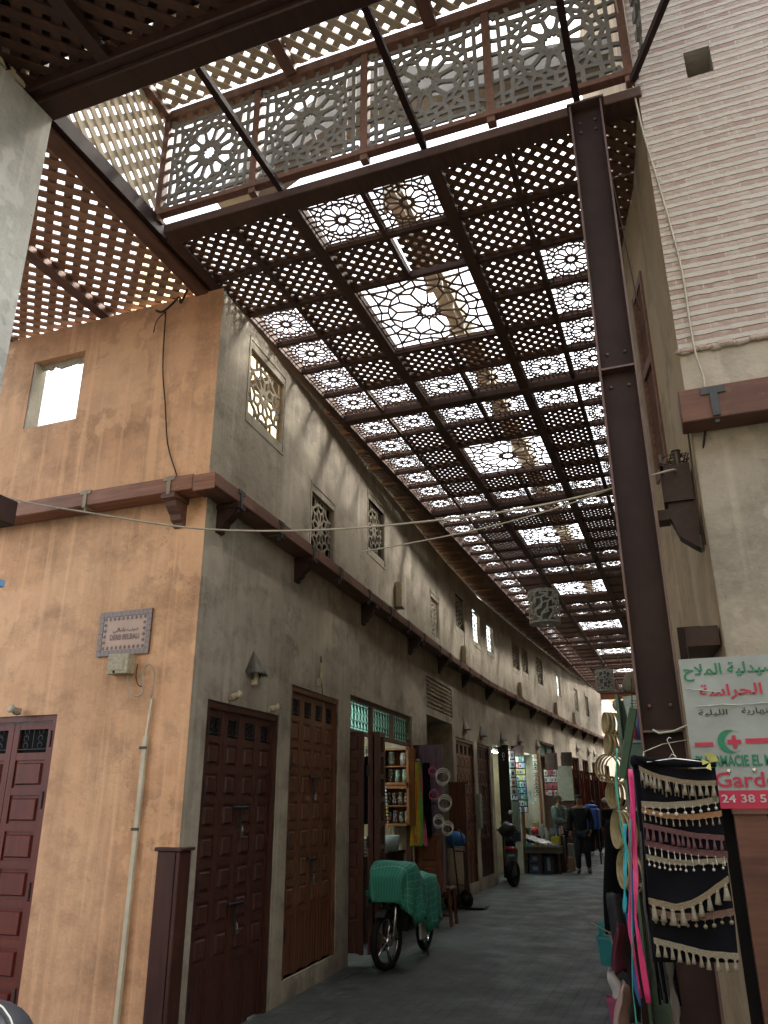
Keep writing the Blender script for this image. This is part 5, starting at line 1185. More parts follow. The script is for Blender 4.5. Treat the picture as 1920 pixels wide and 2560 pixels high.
# glazed cabinet of tins
cb = empty('display_cabinet', (-3.95,11.2,1.28), 'honey coloured display cabinet with two glazed parts standing over the shop counter', 'cabinet')
mb = MB()
for z0_, z1_ in ((1.84,2.34),(1.30,1.82)):
    mb.b2(-4.18,-3.77,11.02,11.04,z0_,z0_+.03); mb.b2(-4.18,-3.77,11.02,11.04,z1_-.03,z1_); mb.b2(-4.18,-4.13,11.02,11.045,z0_,z1_); mb.b2(-3.80,-3.765,11.02,11.045,z0_,z1_)
mb.b2(-4.18,-3.77,11.3,11.32,1.3,2.34); mb.b2(-4.185,-4.175,11.04,11.32,1.3,2.34); mb.b2(-3.77,-3.76,11.04,11.32,1.3,2.34)
for z_ in (1.3,1.55,1.82,2.08,2.325): mb.b2(-4.17,-3.775,11.04,11.3,z_,z_+.015)
mb.build('cabinet_frame', 'cabinet_wood', cb)
rng = random.Random(44)
def canister(loc, r, h, col, label, lid=(.4,.38,.3)):
    e = empty('canister', loc, label, 'canister', 'patterned tins and canisters in the cabinet')
    MB().lathe([(r,0),(r,h*.88),(r*.93,h*.9)], 14).build('tin_body', colmat(col,.3), e, True, local=True); MB().lathe([(r*1.03,h*.9),(r*1.03,h),(r*.5,h+.005)], 14).build('lid', colmat(lid,.3), e, local=True)
    mb = MB()
    for k in range(10): a = R(-160+14*k); mb.box((r*1.005*math.cos(a), r*1.005*math.sin(a), h*(.2+.55*rng.random())),(.008,.008,.02))
    mb.build('printed_pattern', colmat((.5,.5,.42)), e, local=True)
shelf = [(2.10,[(-4.06,.05,.19,(.14,.17,.14),'big dim grey-green'),(-3.87,.055,.17,(.30,.24,.22),'big flecked pale')],'top shelf'),
         (1.86,[(-4.08,.038,.19,(.07,.06,.06),'dark patterned'),(-3.97,.038,.18,(.16,.30,.25),'mint green'),(-3.86,.038,.19,(.22,.30,.20),'pale lettered green')],'second shelf'),
         (1.57,[(-4.10,.03,.16,(.06,.05,.05),'black'),(-4.02,.03,.16,(.13,.08,.07),'brown'),(-3.93,.032,.17,(.16,.10,.08),'reddish brown'),(-3.84,.03,.16,(.12,.07,.08),'dark plum')],'third shelf'),
         (1.325,[(-4.10,.03,.15,(.07,.08,.13),'navy'),(-4.01,.032,.17,(.13,.11,.20),'violet'),(-3.92,.028,.15,(.11,.10,.07),'olive'),(-3.84,.026,.17,(.35,.30,.2),'cream topped')],'lowest shelf')]
for z_, items, nm in shelf:
    for x_, r_, h_, c_, d_ in items: canister((x_,11.14,z_), r_, h_, c_, '%s canister on the %s of the cabinet' % (d_, nm))
ct = empty('shop_counter', (-4.3,10.8,0), 'dark wooden shop counter behind the covered moped', 'counter')
mb = MB(); mb.b2(-4.6,-3.98,9.9,12.0,0,.94); mb.build('counter_body', 'door_dark', ct); mb = MB(); mb.b2(-4.65,-3.95,9.85,12.0,.94,.975); mb.build('counter_top', 'dark_wood', ct)
for i, (x_, y_, z_, c_, lb) in enumerate(((-4.08,10.3,.98,(.42,.38,.3),'striped rope coil at the near end of the shop counter'),(-4.02,10.9,.98,(.30,.36,.34),'pale perforated basket on the shop counter'))):
    mb = MB()
    if i == 0: 
        for k in range(5): mb.tube([(x_+.13*math.cos(t*math.pi/8), y_+.13*math.sin(t*math.pi/8), z_+.02+.04*k) for t in range(16)], .021, 6, True)
    else: mb.lathe([(.12,0),(.14,.1),(.145,.2),(.13,.2),(.12,.02)], 20, Matrix.Translation((x_,y_,z_)))
    tag(mb.build('rope_coil' if i == 0 else 'basket', colmat(c_), None, True), lb, 'coil' if i == 0 else 'basket')
drape('black_garment', -3.98, 9.9, 1.35, 2.15, .14, .2, 'black_cloth', 'long black garment hanging inside the near side of the ribbon shop', 3)
mb = MB(); mb.ball((-3.96,10.4,1.98), .06, 7, (1,1,.9)); tag(mb.build('navy_pouch', colmat((.02,.04,.1)), None, True), 'navy blue pouch hanging above the red tags', 'pouch')
mb = MB(); mb.b2(-3.99,-3.93,10.35,10.37,1.87,1.92); tag(mb.build('red_tag', colmat((.6,.08,.05)), None), 'small red and white tag under the navy pouch', 'tag')
bs = empty('bead_string', (-3.98,10.7,1.8), 'string of silver and coloured buttons hanging before the cabinet', 'bead string')
for k in range(12): mb = MB(); mb.ball((-4.03+.003*k,10.8,1.80-.045*k), .018, 6, (1,.6,1)); mb.build('button', colmat([(.5,.5,.5),(.4,.4,.42),(.5,.45,.1),(.5,.2,.1)][(k//3)%4],.3), bs, True)
gh = MB(); scroll(gh, .22, .34, -4.08, 2.14, 10.2, .006); tag(gh.build('iron_grille', 'black_iron'), 'loose scrollwork iron grille hanging in the shop opening', 'grille')

# ---- stool
stl = empty('stool', (-3.52,11.75,0), 'worn wooden stool standing under the open shop door', 'stool')
mb = MB(); mb.box((-3.51,11.7,.47),(.30,.28,.035)); mb.build('seat', 'door_brown', stl, bevel=.008)
for i,(sx,sy) in enumerate(((-1,-1),(1,-1),(1,1),(-1,1))): mb = MB(); mb.bar((-3.51+sx*.15,11.7+sy*.14,0),(-3.51+sx*.12,11.7+sy*.11,.455),.035,.035); mb.build('leg', 'door_brown', stl)
mb = MB(); mb.b2(-3.64,-3.38,11.58,11.6,.36,.43); mb.b2(-3.64,-3.38,11.58,11.6,.12,.15); mb.build('rail', 'door_brown', stl)

# ---- moped under a green cloth
mp = empty('covered_moped', (-3.18,9.05,0), 'moped half covered by a teal striped cloth, parked in front of the ribbon shop', 'moped')
def wheel(parent, c, r, yaw, spokes=5, m='chrome', tw=.035):
    Mw = Matrix.Translation(c) @ Matrix.Rotation(yaw,4,'Z') @ Matrix.Rotation(R(90),4,'Y')
    w_ = MB(); w_.tube([Mw @ Vector(((r-tw)*math.cos(t*math.pi/16),(r-tw)*math.sin(t*math.pi/16),0)) for t in range(32)], tw, 8, True); o = w_.build('wheel', 'rubber', parent, True)
    q = MB(); q.tube([Mw @ Vector(((r-tw*1.9)*math.cos(t*math.pi/14),(r-tw*1.9)*math.sin(t*math.pi/14),0)) for t in range(28)], .012, 6, True)
    for k in range(spokes): a = 2*math.pi*k/spokes+.3; q.bar(Mw @ Vector((.03*math.cos(a),.03*math.sin(a),0)), Mw @ Vector(((r-tw*1.9)*math.cos(a),(r-tw*1.9)*math.sin(a),0)), .03, .014)
    q.lathe([(.045,-.05),(.05,-.02),(.05,.02),(.045,.05)], 14, Mw); q.build('rim', m, o, True); return o
wheel(mp, Vector((-3.17,8.5,.27)), .27, R(-14)); wheel(mp, Vector((-3.15,9.72,.26)), .26, 0)
for s_ in (-1,1): mb = MB(); mb.tube([(-3.17+s_*.075,8.50,.27),(-3.19+s_*.075,8.66,.62),(-3.2+s_*.05,8.74,.85)], [.018,.022,.02], 8); mb.build('fork', 'chrome', mp, True)
mb = MB(); n=10
for i in range(n):
    a0, a1 = R(20+110*i/n), R(20+110*(i+1)/n); mb.add([(-3.17-.05,8.5+.31*math.cos(a0),.27+.31*math.sin(a0)),(-3.17+.05,8.5+.31*math.cos(a0),.27+.31*math.sin(a0)),(-3.17+.05,8.5+.31*math.cos(a1),.27+.31*math.sin(a1)),(-3.17-.05,8.5+.31*math.cos(a1),.27+.31*math.sin(a1))],[(0,1,2,3)])
o = mb.build('mudguard', 'black_plastic', mp); o.modifiers.new('s','SOLIDIFY').thickness=.006
mb = MB(); mb.box((-3.17,9.15,.42),(.18,.42,.24)); mb.tube([(-3.18,8.75,.8),(-3.17,8.9,.5),(-3.16,9.2,.45),(-3.15,9.7,.5)],[.05,.07,.08,.05],8); mb.build('body', 'black_plastic', mp, bevel=.02)
mb = MB(); mb.box((-3.03,9.28,.30),(.03,.22,.22)); mb.build('side_panel', 'white_paint', mp, bevel=.03)
mb = MB(); mb.tube([(-3.05,9.25,.22),(-3.02,9.35,.1),(-3.0,9.38,.01)], .009, 6); mb.build('kickstand', 'iron', mp)
mb = MB(); mb.tube([(-3.06,9.2,.27),(-3.03,9.6,.27),(-3.03,9.95,.33)], [.02,.035,.04], 8); mb.build('exhaust', 'iron', mp, True)
# draped cloth
m, nt, b = newmat('teal_cloth', .8)
v = coords(nt); bt = N(nt, 'ShaderNodeTexBrick', Scale=1.0); bt.offset = 0; bt.inputs['Brick Width'].default_value = .14; bt.inputs['Row Height'].default_value = .075; bt.inputs['Mortar Size'].default_value = .0022
bt.inputs['Color1'].default_value = (.015,.20,.15,1); bt.inputs['Color2'].default_value = (.015,.18,.135,1); bt.inputs['Mortar'].default_value = (.2,.38,.31,1)
mpn = N(nt, 'ShaderNodeMapping'); mpn.inputs['Rotation'].default_value = (0, R(90), 0); nt.links.new(v, mpn.inputs['Vector'])
uvn = N(nt, 'ShaderNodeAttribute'); uvn.attribute_name = 'drape'; nt.links.new(uvn.outputs['Vector'], bt.inputs['Vector']); nt.links.new(bt.outputs['Color'], b.inputs['Base Color'])
prof = [(8.44,.66,.13,.58),(8.46,.88,.17,.52),(8.56,.99,.21,.48),(8.70,1.02,.24,.50),(8.84,.99,.23,.48),(9.0,.91,.20,.44),(9.15,.86,.18,.40),(9.32,.84,.17,.33),(9.5,.85,.17,.30),(9.7,.83,.17,.36),(9.82,.74,.16,.40)]
nA, nB = 34, 30; vs = []; uv = []
for i in range(nA+1):
    t = i/nA*(len(prof)-1); k = min(int(t), len(prof)-2); f = t-k; f = f*f*(3-2*f); y_, zt, hw, zb = [prof[k][q]*(1-f)+prof[k+1][q]*f for q in range(4)]
    for j in range(nB+1):
        s_ = -1+2*j/nB; a = abs(s_); sg1 = 1 if s_ > 0 else -1
        if a < .42: x = hw*(a/.42); z_ = zt-.03*(a/.42)**2+.008*math.sin(i*.9+j*.5)
        else:
            q = (a-.42)/.58; fold = .034*math.sin(i*.95+q*1.5)*q+.026*math.sin(i*.47+2)*q+.008*math.sin(i*2.3+j)*q; x = hw+.035*q+fold; z_ = zt-.03-(zt-.03-(zb+(.12 if sg1 < 0 else -.06*(i > 8)))-.05*math.sin(i*.5)-.035*abs(math.sin(i*1.7)))*q
        vs.append((-3.16+sg1*x, y_+.02*math.sin(j*.6)*(a>.4), z_)); uv.append((y_+.0*s_, a*.9+zt*.0, 0))
mb = MB(); mb.add(vs, [(i*(nB+1)+j,(i+1)*(nB+1)+j,(i+1)*(nB+1)+j+1,i*(nB+1)+j+1) for i in range(nA) for j in range(nB)]+[tuple(range(nB+1))[10:21]])
clo = mb.build('cloth_cover', 'teal_cloth', mp, True); at = clo.data.attributes.new('drape','FLOAT_VECTOR','POINT')
for i_, u_ in enumerate(uv): at.data[i_].vector = u_
clo.modifiers.new('s','SOLIDIFY').thickness = .004

# ---- hand truck with blue sack, cream drum and orange box
ht = empty('hand_truck', (-3.72,13.4,0), 'black hand truck standing with its load against the wall', 'hand truck')
for x_ in (-3.80,-3.62): mb = MB(); mb.tube([(x_+.04,13.45,.08),(x_,13.42,.6),(x_-.03,13.40,1.0),(x_-.07,13.42,1.13),(x_-.14,13.5,1.17)], .014, 7); mb.build('rail', 'strap_dark', ht, True)
for z_ in (.35,.85): MB().bar((-3.81,13.42,z_),(-3.61,13.42,z_),.02,.02).build('cross_bar', 'strap_dark', ht)
mb = MB(); mb.b2(-3.80,-3.35,13.38,13.75,.02,.035); mb.build('toe_plate', 'black_plastic', ht)
wheel(ht, Vector((-3.84,13.25,.15)), .15, R(60), 4, 'iron', .035); wheel(ht, Vector((-3.66,13.5,.14)), .14, R(60), 4, 'iron', .035)
mb = MB(); mb.lathe([(.13,0),(.14,.3),(.13,.6),(.12,.68)], 18, Matrix.Translation((-3.86,13.62,.2))); tag(mb.build('cream_drum', 'cream_box', None, True), 'cream plastic drum strapped on the hand truck', 'drum')
mb = MB(); mb.ball((-3.84,13.62,1.02), .17, 10, (1.05,.9,.75)); o = mb.build('blue_sack', colmat((.03,.14,.38)), None, True); tag(o, 'blue sack on top of the load of the hand truck', 'sack')
mb = MB(); mb.b2(-4.0,-3.92,12.9,13.1,.62,.98); tag(mb.build('lime_cloth', colmat((.35,.40,.12)), None, bevel=.02), 'lime yellow cloth hanging beside the cream drum', 'cloth')
mb = MB(); mb.b2(-3.98,-3.86,12.85,13.05,.2,.62); tag(mb.build('orange_box', colmat((.5,.10,.02)), None, bevel=.01), 'orange box under the lime cloth next to the stool', 'box')
mb = MB(); 
for k in range(4): mb.tube([(-3.80,13.40,.86+.02*k),(-3.7,13.36,.88+.015*k),(-3.63,13.40,.86+.02*k)], .006, 5)
tag(mb.build('rope_lashing', 'cable_pale'), 'pale rope lashing wound round the rails of the hand truck', 'rope')
# meter boxes and casings on the far doors' wall
for y_, lb in ((14.2,'pale green meter cover left of the tall brown door'),(16.03,'pale green meter cover between the brown and the narrow dark door')):
    mb = MB(); x_ = wx(y_); mb.b2(x_-.01,x_+.07,y_-.09,y_+.09,1.12,1.75); tag(mb.build('meter_cover', colmat((.25,.32,.26)), None, bevel=.005), lb, 'meter cover')
mb = MB(); x_ = wx(13.6); mb.b2(-4.02,-3.72,13.9,13.96,0,1.9); mb.b2(-4.04,-3.66,13.88,13.98,1.9,1.93); tag(mb.build('wooden_partition', 'door_brown', None), 'brown wooden partition with a cap rail beside the brick niche', 'partition')

# ============================================================ parked scooter before the accessory shop
sk = empty('scooter', (-4.1,18.6,0), 'dark scooter with a red tail light and number plate, parked beyond the two closed doors', 'scooter')
wheel(sk, Vector((-3.88,18.3,.25)), .25, R(-14), 5, 'iron', .06); wheel(sk, Vector((-4.2,19.55,.24)), .24, R(-14), 5, 'iron', .05)
mb = MB(); mb.tube([(-3.93,18.45,.62),(-3.98,18.65,.66),(-4.02,18.9,.62),(-4.08,19.1,.40),(-4.16,19.3,.36),(-4.2,19.42,.6),(-4.22,19.48,.98)], [.09,.13,.14,.12,.1,.09,.07], 12); mb.build('body', 'black_plastic', sk, True)
mb = MB(); mb.tube([(-3.93,18.42,.76),(-3.98,18.65,.80),(-4.05,18.95,.78),(-4.1,19.12,.74)], [.07,.11,.11,.06], 10); mb.build('seat', 'black_cloth', sk, True)
mb = MB(); mb.ball((-3.92,18.33,.70), .10, 10, (1.15,.5,.5)); mb.build('tail_light', colmat((.35,.01,.02),.25), sk, True)
mb = MB(); mb.bar((-3.90,18.32,.66),(-3.86,18.2,.22),.15,.02,(0,1,0)); mb.build('rear_mudguard', colmat((.06,.08,.08)), sk)
npp = MB(); npp.box((-3.905,18.285,.53),(.14,.008,.14)); npo = npp.build('number_plate', colmat((.42,.47,.46)), sk)
mb = MB(); 
for k in range(3): mb.box((-3.94+.035*k,18.279,.56),(.02,.003,.025)); mb.box((-3.94+.035*k,18.279,.51),(.02,.003,.025))
mb.build('plate_marks', 'black_plastic', npo)
mb = MB(); mb.tube([(-4.5,19.45,1.02),(-4.24,19.5,1.02),(-3.98,19.4,1.02)], .018, 7); mb.tube([(-4.3,19.48,1.0),(-4.36,19.45,1.2)], .008, 5); mb.tube([(-4.1,19.45,1.0),(-4.05,19.42,1.2)], .008, 5); mb.build('handlebar', 'black_plastic', sk, True)
for x_, nm in ((-4.52,1.13),(-4.1,1.38)): mb = MB(); mb.ball((x_,19.38,nm), .055, 8, (1,.3,.9)); mb.build('mirror', 'chrome', sk, True)
mb = MB(); mb.tube([(-4.35,19.5,.95),(-4.22,19.48,1.05),(-4.05,19.5,.98)], [.12,.17,.12], 10); mb.build('front_fairing', 'black_plastic', sk, True)

sk.location.x += .25; sk.location.y -= 1.25
# ============================================================ accessory shops and street stall
dl = empty('open_door_leaf', (-4.03,18.1,0), 'black open door leaf with a small white emblem at the first accessory shop', 'door')
mb = MB(); mb.b2(-4.13,-3.89,18.42,18.46,.05,2.82); mb.build('leaf', colmat((.02,.015,.015)), dl)
mb = MB(); mb.tube([(-4.0+.022*math.cos(t*.8),18.412,2.6+.06*math.sin(t*.8)) for t in range(8)], .006, 5, True); mb.box((-4.0,18.412,2.5),(.03,.004,.03)); mb.build('white_emblem', 'white_paint', dl)
def pack_board(name, x0, x1, y, z0, z1, nx, nz, label, seed, dom=None):
    e = empty(name, ((x0+x1)/2,y,z0), label, 'display board'); rng = random.Random(seed)
    MB().b2(x0,x1,y,y+.03,z0,z1).build('board', 'door_dark', e)
    cols = [(.62,.66,.68),(.2,.35,.62),(.5,.1,.13),(.55,.62,.66),(.6,.62,.6),(.1,.12,.18),(.4,.44,.42),(.28,.33,.42),(.10,.3,.26),(.5,.48,.1)]
    for i in range(nx):
        for j in range(nz):
            w_, h_ = (x1-x0)/nx, (z1-z0)/nz; cx, cz = x0+w_*(i+.5), z0+h_*(j+.5)
            mb = MB(); a = .42+.06*rng.random(); mb.b2(cx-w_*a,cx+w_*a,y-.03,y-.004,cz-h_*.42,cz+h_*.42); o = mb.build('packet', colmat(rng.choice(cols) if not dom else rng.choice(dom),.3), e, bevel=.006)
            mb = MB(); mb.b2(cx-w_*.22,cx+w_*.2,y-.034,y-.0305,cz-h_*.25,cz+h_*.15); mb.build('product', colmat(rng.choice([(.03,.03,.04),(.5,.5,.5),(.3,.05,.06),(.08,.1,.2)]),.3), o)
    return e
pack_board('packet_board', -4.10, -3.72, 19.5, 1.35, 2.62, 5, 9, 'tall board of blue and white blister packets beside the black door leaf', 1)
pack_board('packet_board', -3.93, -3.80, 18.75, 1.72, 2.72, 1, 5, 'narrow strip of red and white packets on the edge of the black door leaf', 2, [(.45,.45,.42),(.4,.3,.28)])
pack_board('packet_board', -3.62, -3.30, 21.5, 1.72, 2.38, 4, 4, 'small board of white packets behind the seller in the grey jacket', 3, [(.45,.47,.45),(.4,.42,.38),(.4,.1,.1)])
pack_board('sticker_strip', -3.80, -3.69, 21.0, 1.72, 2.74, 1, 11, 'strip of small lit cards in the doorway of the second accessory shop', 4, [(.5,.55,.45),(.45,.5,.42)])
mb = MB(); mb.b2(-3.68,-3.63,20.9,20.95,0,2.75); tag(mb.build('wooden_post', 'cabinet_wood'), 'reddish wooden post right of the lit card strip', 'post')
mb = MB(); mb.b2(-4.02,-3.97,20.3,20.35,0,2.7); tag(mb.build('wooden_post', 'cabinet_wood'), 'wooden post between the packet board and the lit card strip', 'post')
for x0_, x1_, y_, z0_, z1_, lb in ((-3.62,-3.3,21.8,2.38,2.8,'dark framed shutter panel above the white packet board'),(-3.30,-3.02,22.6,2.5,2.86,'dark framed shutter panel above the grey notice board'),(-4.12,-3.72,19.45,2.62,2.86,'dark framed shutter panel above the tall packet board')):
    e = empty('shutter_panel', ((x0_+x1_)/2,y_,z0_), lb, 'shutter'); MB().b2(x0_,x1_,y_,y_+.03,z0_,z1_).build('panel_frame', 'door_dark', e); MB().b2(x0_+.06,x1_-.06,y_-.01,y_,z0_+.06,z1_-.06).build('raised_panel', 'dark_wood', e)
mb = MB(); mb.b2(-3.43,-3.04,22.5,22.53,1.62,2.5); tag(mb.build('notice_board', colmat((.26,.25,.20))), 'tall grey-beige notice board behind the walking man', 'board')
mb = MB(); mb.b2(-3.43,-3.05,22.55,22.6,0,1.6); tag(mb.build('door_panel', 'door_dark'), 'dark door panel under the grey-beige notice board', 'door')
cs_ = empty('cable_rack', (-3.97,19.0,.7), 'rack of grey-green cable packs hanging below the narrow packet strip', 'rack')
MB().b2(-4.05,-3.83,19.02,19.04,.75,1.62).build('rack_back', colmat((.10,.13,.10)), cs_)
for k in range(5): MB().b2(-4.04+.042*k,-4.01+.042*k,18.99,19.015,.95+.02*(k%2),1.58).build('cable_pack', colmat((.22,.27,.20),.4), cs_)
MB().b2(-4.06,-3.84,18.97,19.015,.78,.93).build('tooth_card', colmat((.03,.04,.04)), cs_)
stt = empty('street_stall', (-3.65,20.4,0), 'low street stall table of trays standing in front of the accessory shops', 'stall')
MB().b2(-4.20,-3.17,20.2,20.9,.44,.60).build('tray_top', colmat((.10,.095,.07)), stt, bevel=.01); MB().b2(-4.2,-3.16,20.17,20.2,.58,.63).build('tray_edge', colmat((.2,.2,.15)), stt)
for x_ in (-4.17,-3.62,-3.2): MB().b2(x_-.02,x_+.02,20.22,20.26,0,.44).build('leg', 'door_dark', stt)
for x0_, x1_, z0_, z1_, c_, lb in ((-3.92,-3.64,.22,.42,(.06,.07,.12),'upper dark blue printed carton under the stall'),(-3.92,-3.64,.01,.20,(.05,.06,.10),'lower dark blue printed carton under the stall'),(-3.58,-3.34,.01,.40,(.035,.04,.05),'tall dark carton under the right end of the stall'),(-4.15,-3.96,.01,.3,(.05,.05,.05),'small dark carton under the left end of the stall')):
    e = empty('carton', ((x0_+x1_)/2,20.4,z0_), lb, 'carton'); MB().b2(x0_,x1_,20.28,20.7,z0_,z1_).build('box', colmat(c_), e, bevel=.005); MB().b2(x0_+.08,x1_-.08,20.276,20.279,z0_+.06,z1_-.05).build('print', colmat((.2,.22,.26)), e)
rng = random.Random(61)
def good(name, mbx, m, label, cat, bevel=0, smooth=False): return tag(mbx.build(name, m, None, smooth, bevel=bevel), label, cat)
good('glossy_magazine', MB().box((0,0,0),(.5,.32,.03),Matrix.Translation((-3.82,20.4,.72)) @ Matrix.Rotation(R(14),4,'Y') @ Matrix.Rotation(R(28),4,'X')), 'glossy_print', 'tilted glossy packets heaped across the stall top', 'packets') if False else None
plain('glossy_print', (.34,.31,.30), .18, 0, .8, 22, .6)
for k in range(9):
    good('foil_packet', MB().box((0,0,0),(.24,.14,.015),Matrix.Translation((-4.02+.075*k,20.35+.03*(k%3),.82-.022*k)) @ Matrix.Rotation(R(16+rng.uniform(-8,8)),4,'Y') @ Matrix.Rotation(R(35),4,'X') @ Matrix.Rotation(R(rng.uniform(-30,30)),4,'Z')), 'glossy_print', 'shiny foil packet in the slanting heap on the stall', 'packet')['group'] = 'foil packets heaped on the stall'
for k in range(16):
    x_, y_ = -4.14+.063*k, 20.26+.04*(k % 3); h_ = .05+.05*rng.random()
    good('bright_packet', MB().box((0,0,0),(.05,.03,h_),Matrix.Translation((x_,y_,.605+h_/2)) @ Matrix.Rotation(R(rng.uniform(-25,25)),4,'Z')), colmat(rng.choice([(.5,.1,.1),(.1,.25,.5),(.55,.5,.1),(.5,.52,.5),(.1,.35,.2),(.5,.25,.35)]),.25), 'small bright packet in the front row on the stall tray', 'packet')['group'] = 'bright packets in the front row of the stall'
for k in range(8):
    x_ = -4.10+.06*k
    good('hanging_card', MB().b2(x_-.024,x_+.024,20.32,20.335,1.5+.11*(k%3),1.59+.11*(k%3)), colmat(rng.choice([(.6,.62,.6),(.2,.4,.65),(.6,.15,.15),(.6,.55,.15)]),.25), 'small card pack hanging in the opening of the second accessory shop', 'card pack')['group'] = 'card packs hanging in the shop opening'
good('yellow_box', MB().b2(-3.40,-3.20,20.45,20.7,.63,.80), colmat((.38,.36,.04)), 'yellow box on the right end of the stall', 'box', .01)
good('red_jar', MB().lathe([(.085,0),(.095,.09),(.08,.16)],16,Matrix.Translation((-3.79,20.6,.84))), colmat((.45,.04,.05),.3), 'red jar standing behind the foil packets', 'jar', 0, True)
good('tan_box', MB().b2(-3.85,-3.73,20.7,20.85,.98,1.12), colmat((.42,.33,.14)), 'small tan box above the red jar', 'box', .006)
good('green_box', MB().b2(-4.08,-3.92,20.5,20.7,.82,1.0), colmat((.09,.16,.08)), 'dark green box left of the red jar', 'box', .006)
for k, (x_, y_, h_) in enumerate(((-3.62,20.6,.42),(-3.55,20.7,.34),(-3.50,20.55,.26))):
    good('glass_jar', MB().lathe([(.05,0),(.055,.02),(.055,h_*.8),(.04,h_*.88),(.045,h_)],14,Matrix.Translation((x_,y_,.66))), colmat((.30,.33,.30),.15), ('tallest','middle','shortest')[k]+' clear jar of trinkets in the middle of the stall', 'jar', 0, True)
for k in range(6):
    good('trinket_pack', MB().b2(-3.46+.055*k,-3.415+.055*k,20.75,20.85,.84+.02*(k%2),.97+.03*(k%3)), colmat(rng.choice([(.4,.42,.4),(.2,.24,.34),(.12,.13,.14),(.42,.3,.28)]),.25), 'small shiny pack in the back row of the stall', 'pack', .004)['group'] = 'small packs at the back of the stall'
good('green_stick', MB().bar((-3.38,20.3,.64),(-3.22,20.25,.86),.018,.01), colmat((.35,.55,.08),.4), 'bright green stick leaning on the yellow box', 'stick')
good('back_table', MB().b2(-4.2,-3.15,20.75,21.1,.0,.82), 'dark_wood', 'dark table behind the low street stall', 'table', .01)
good('white_carton', MB().b2(-3.12,-2.98,21.2,21.4,0,.62), colmat((.30,.30,.26)), 'pale carton standing at the end of the stall', 'carton', .006)
good('peach_carton', MB().b2(-3.10,-2.99,20.9,21.0,.04,.33), colmat((.40,.22,.14)), 'peach coloured carton low beside the walking man', 'carton', .006)
blue = empty('blue_cart', (-2.75,24,0), 'cart covered with a bright blue sheet behind the walking man', 'cart')
MB().b2(-2.98,-2.60,23.8,24.4,.86,1.42).build('blue_sheet', colmat((.04,.09,.33)), blue, bevel=.05); MB().ball((-2.8,24,1.46),.16,8,(1.2,1,.4)).build('sheet_top', colmat((.05,.12,.36)), blue, True)
for x_ in (-2.95,-2.64): MB().b2(x_-.02,x_+.02,23.85,23.89,0,.88).build('leg', 'iron', blue)
good('white_bundle', MB().ball((-2.45,25,1.62),.14,8,(1.1,1,.6)), colmat((.4,.4,.36)), 'pale bundle showing beyond the blue cart', 'bundle', 0, True)

# ============================================================ people
def skin_mesh(name, J, E_, Rr, m, sub=2):
    me = bpy.data.meshes.new(name); ks = list(J); ix = {k: i for i, k in enumerate(ks)}
    me.from_pydata([J[k] for k in ks], [(ix[a], ix[b]) for a, b in E_], []); o = bpy.data.objects.new(name, me); COL.objects.link(o)
    sk_ = o.modifiers.new('s','SKIN'); sk_.use_smooth_shade = True
    L = me.skin_vertices[0].data
    for k in ks: L[ix[k]].radius = Rr[k] if isinstance(Rr[k], tuple) else (Rr[k], Rr[k]); L[ix[k]].use_root = (k == ks[0])
    if sub: sb_ = o.modifiers.new('u','SUBSURF'); sb_.levels = sub; sb_.render_levels = sub
    dg = bpy.context.evaluated_depsgraph_get(); dg.update(); m2 = bpy.data.meshes.new_from_object(o.evaluated_get(dg)); m2.name = name
    bpy.data.objects.remove(o); bpy.data.meshes.remove(me); m2.materials.clear(); m2.materials.append(mat(m) if isinstance(m, str) else m)
    m2.polygons.foreach_set('use_smooth', [True]*len(m2.polygons)); return m2
plain('skin_tone', (.20,.115,.075), .6, 0, .2, 20); plain('hair_dark', (.018,.016,.015), .8); plain('hair_grey', (.16,.155,.15), .8)
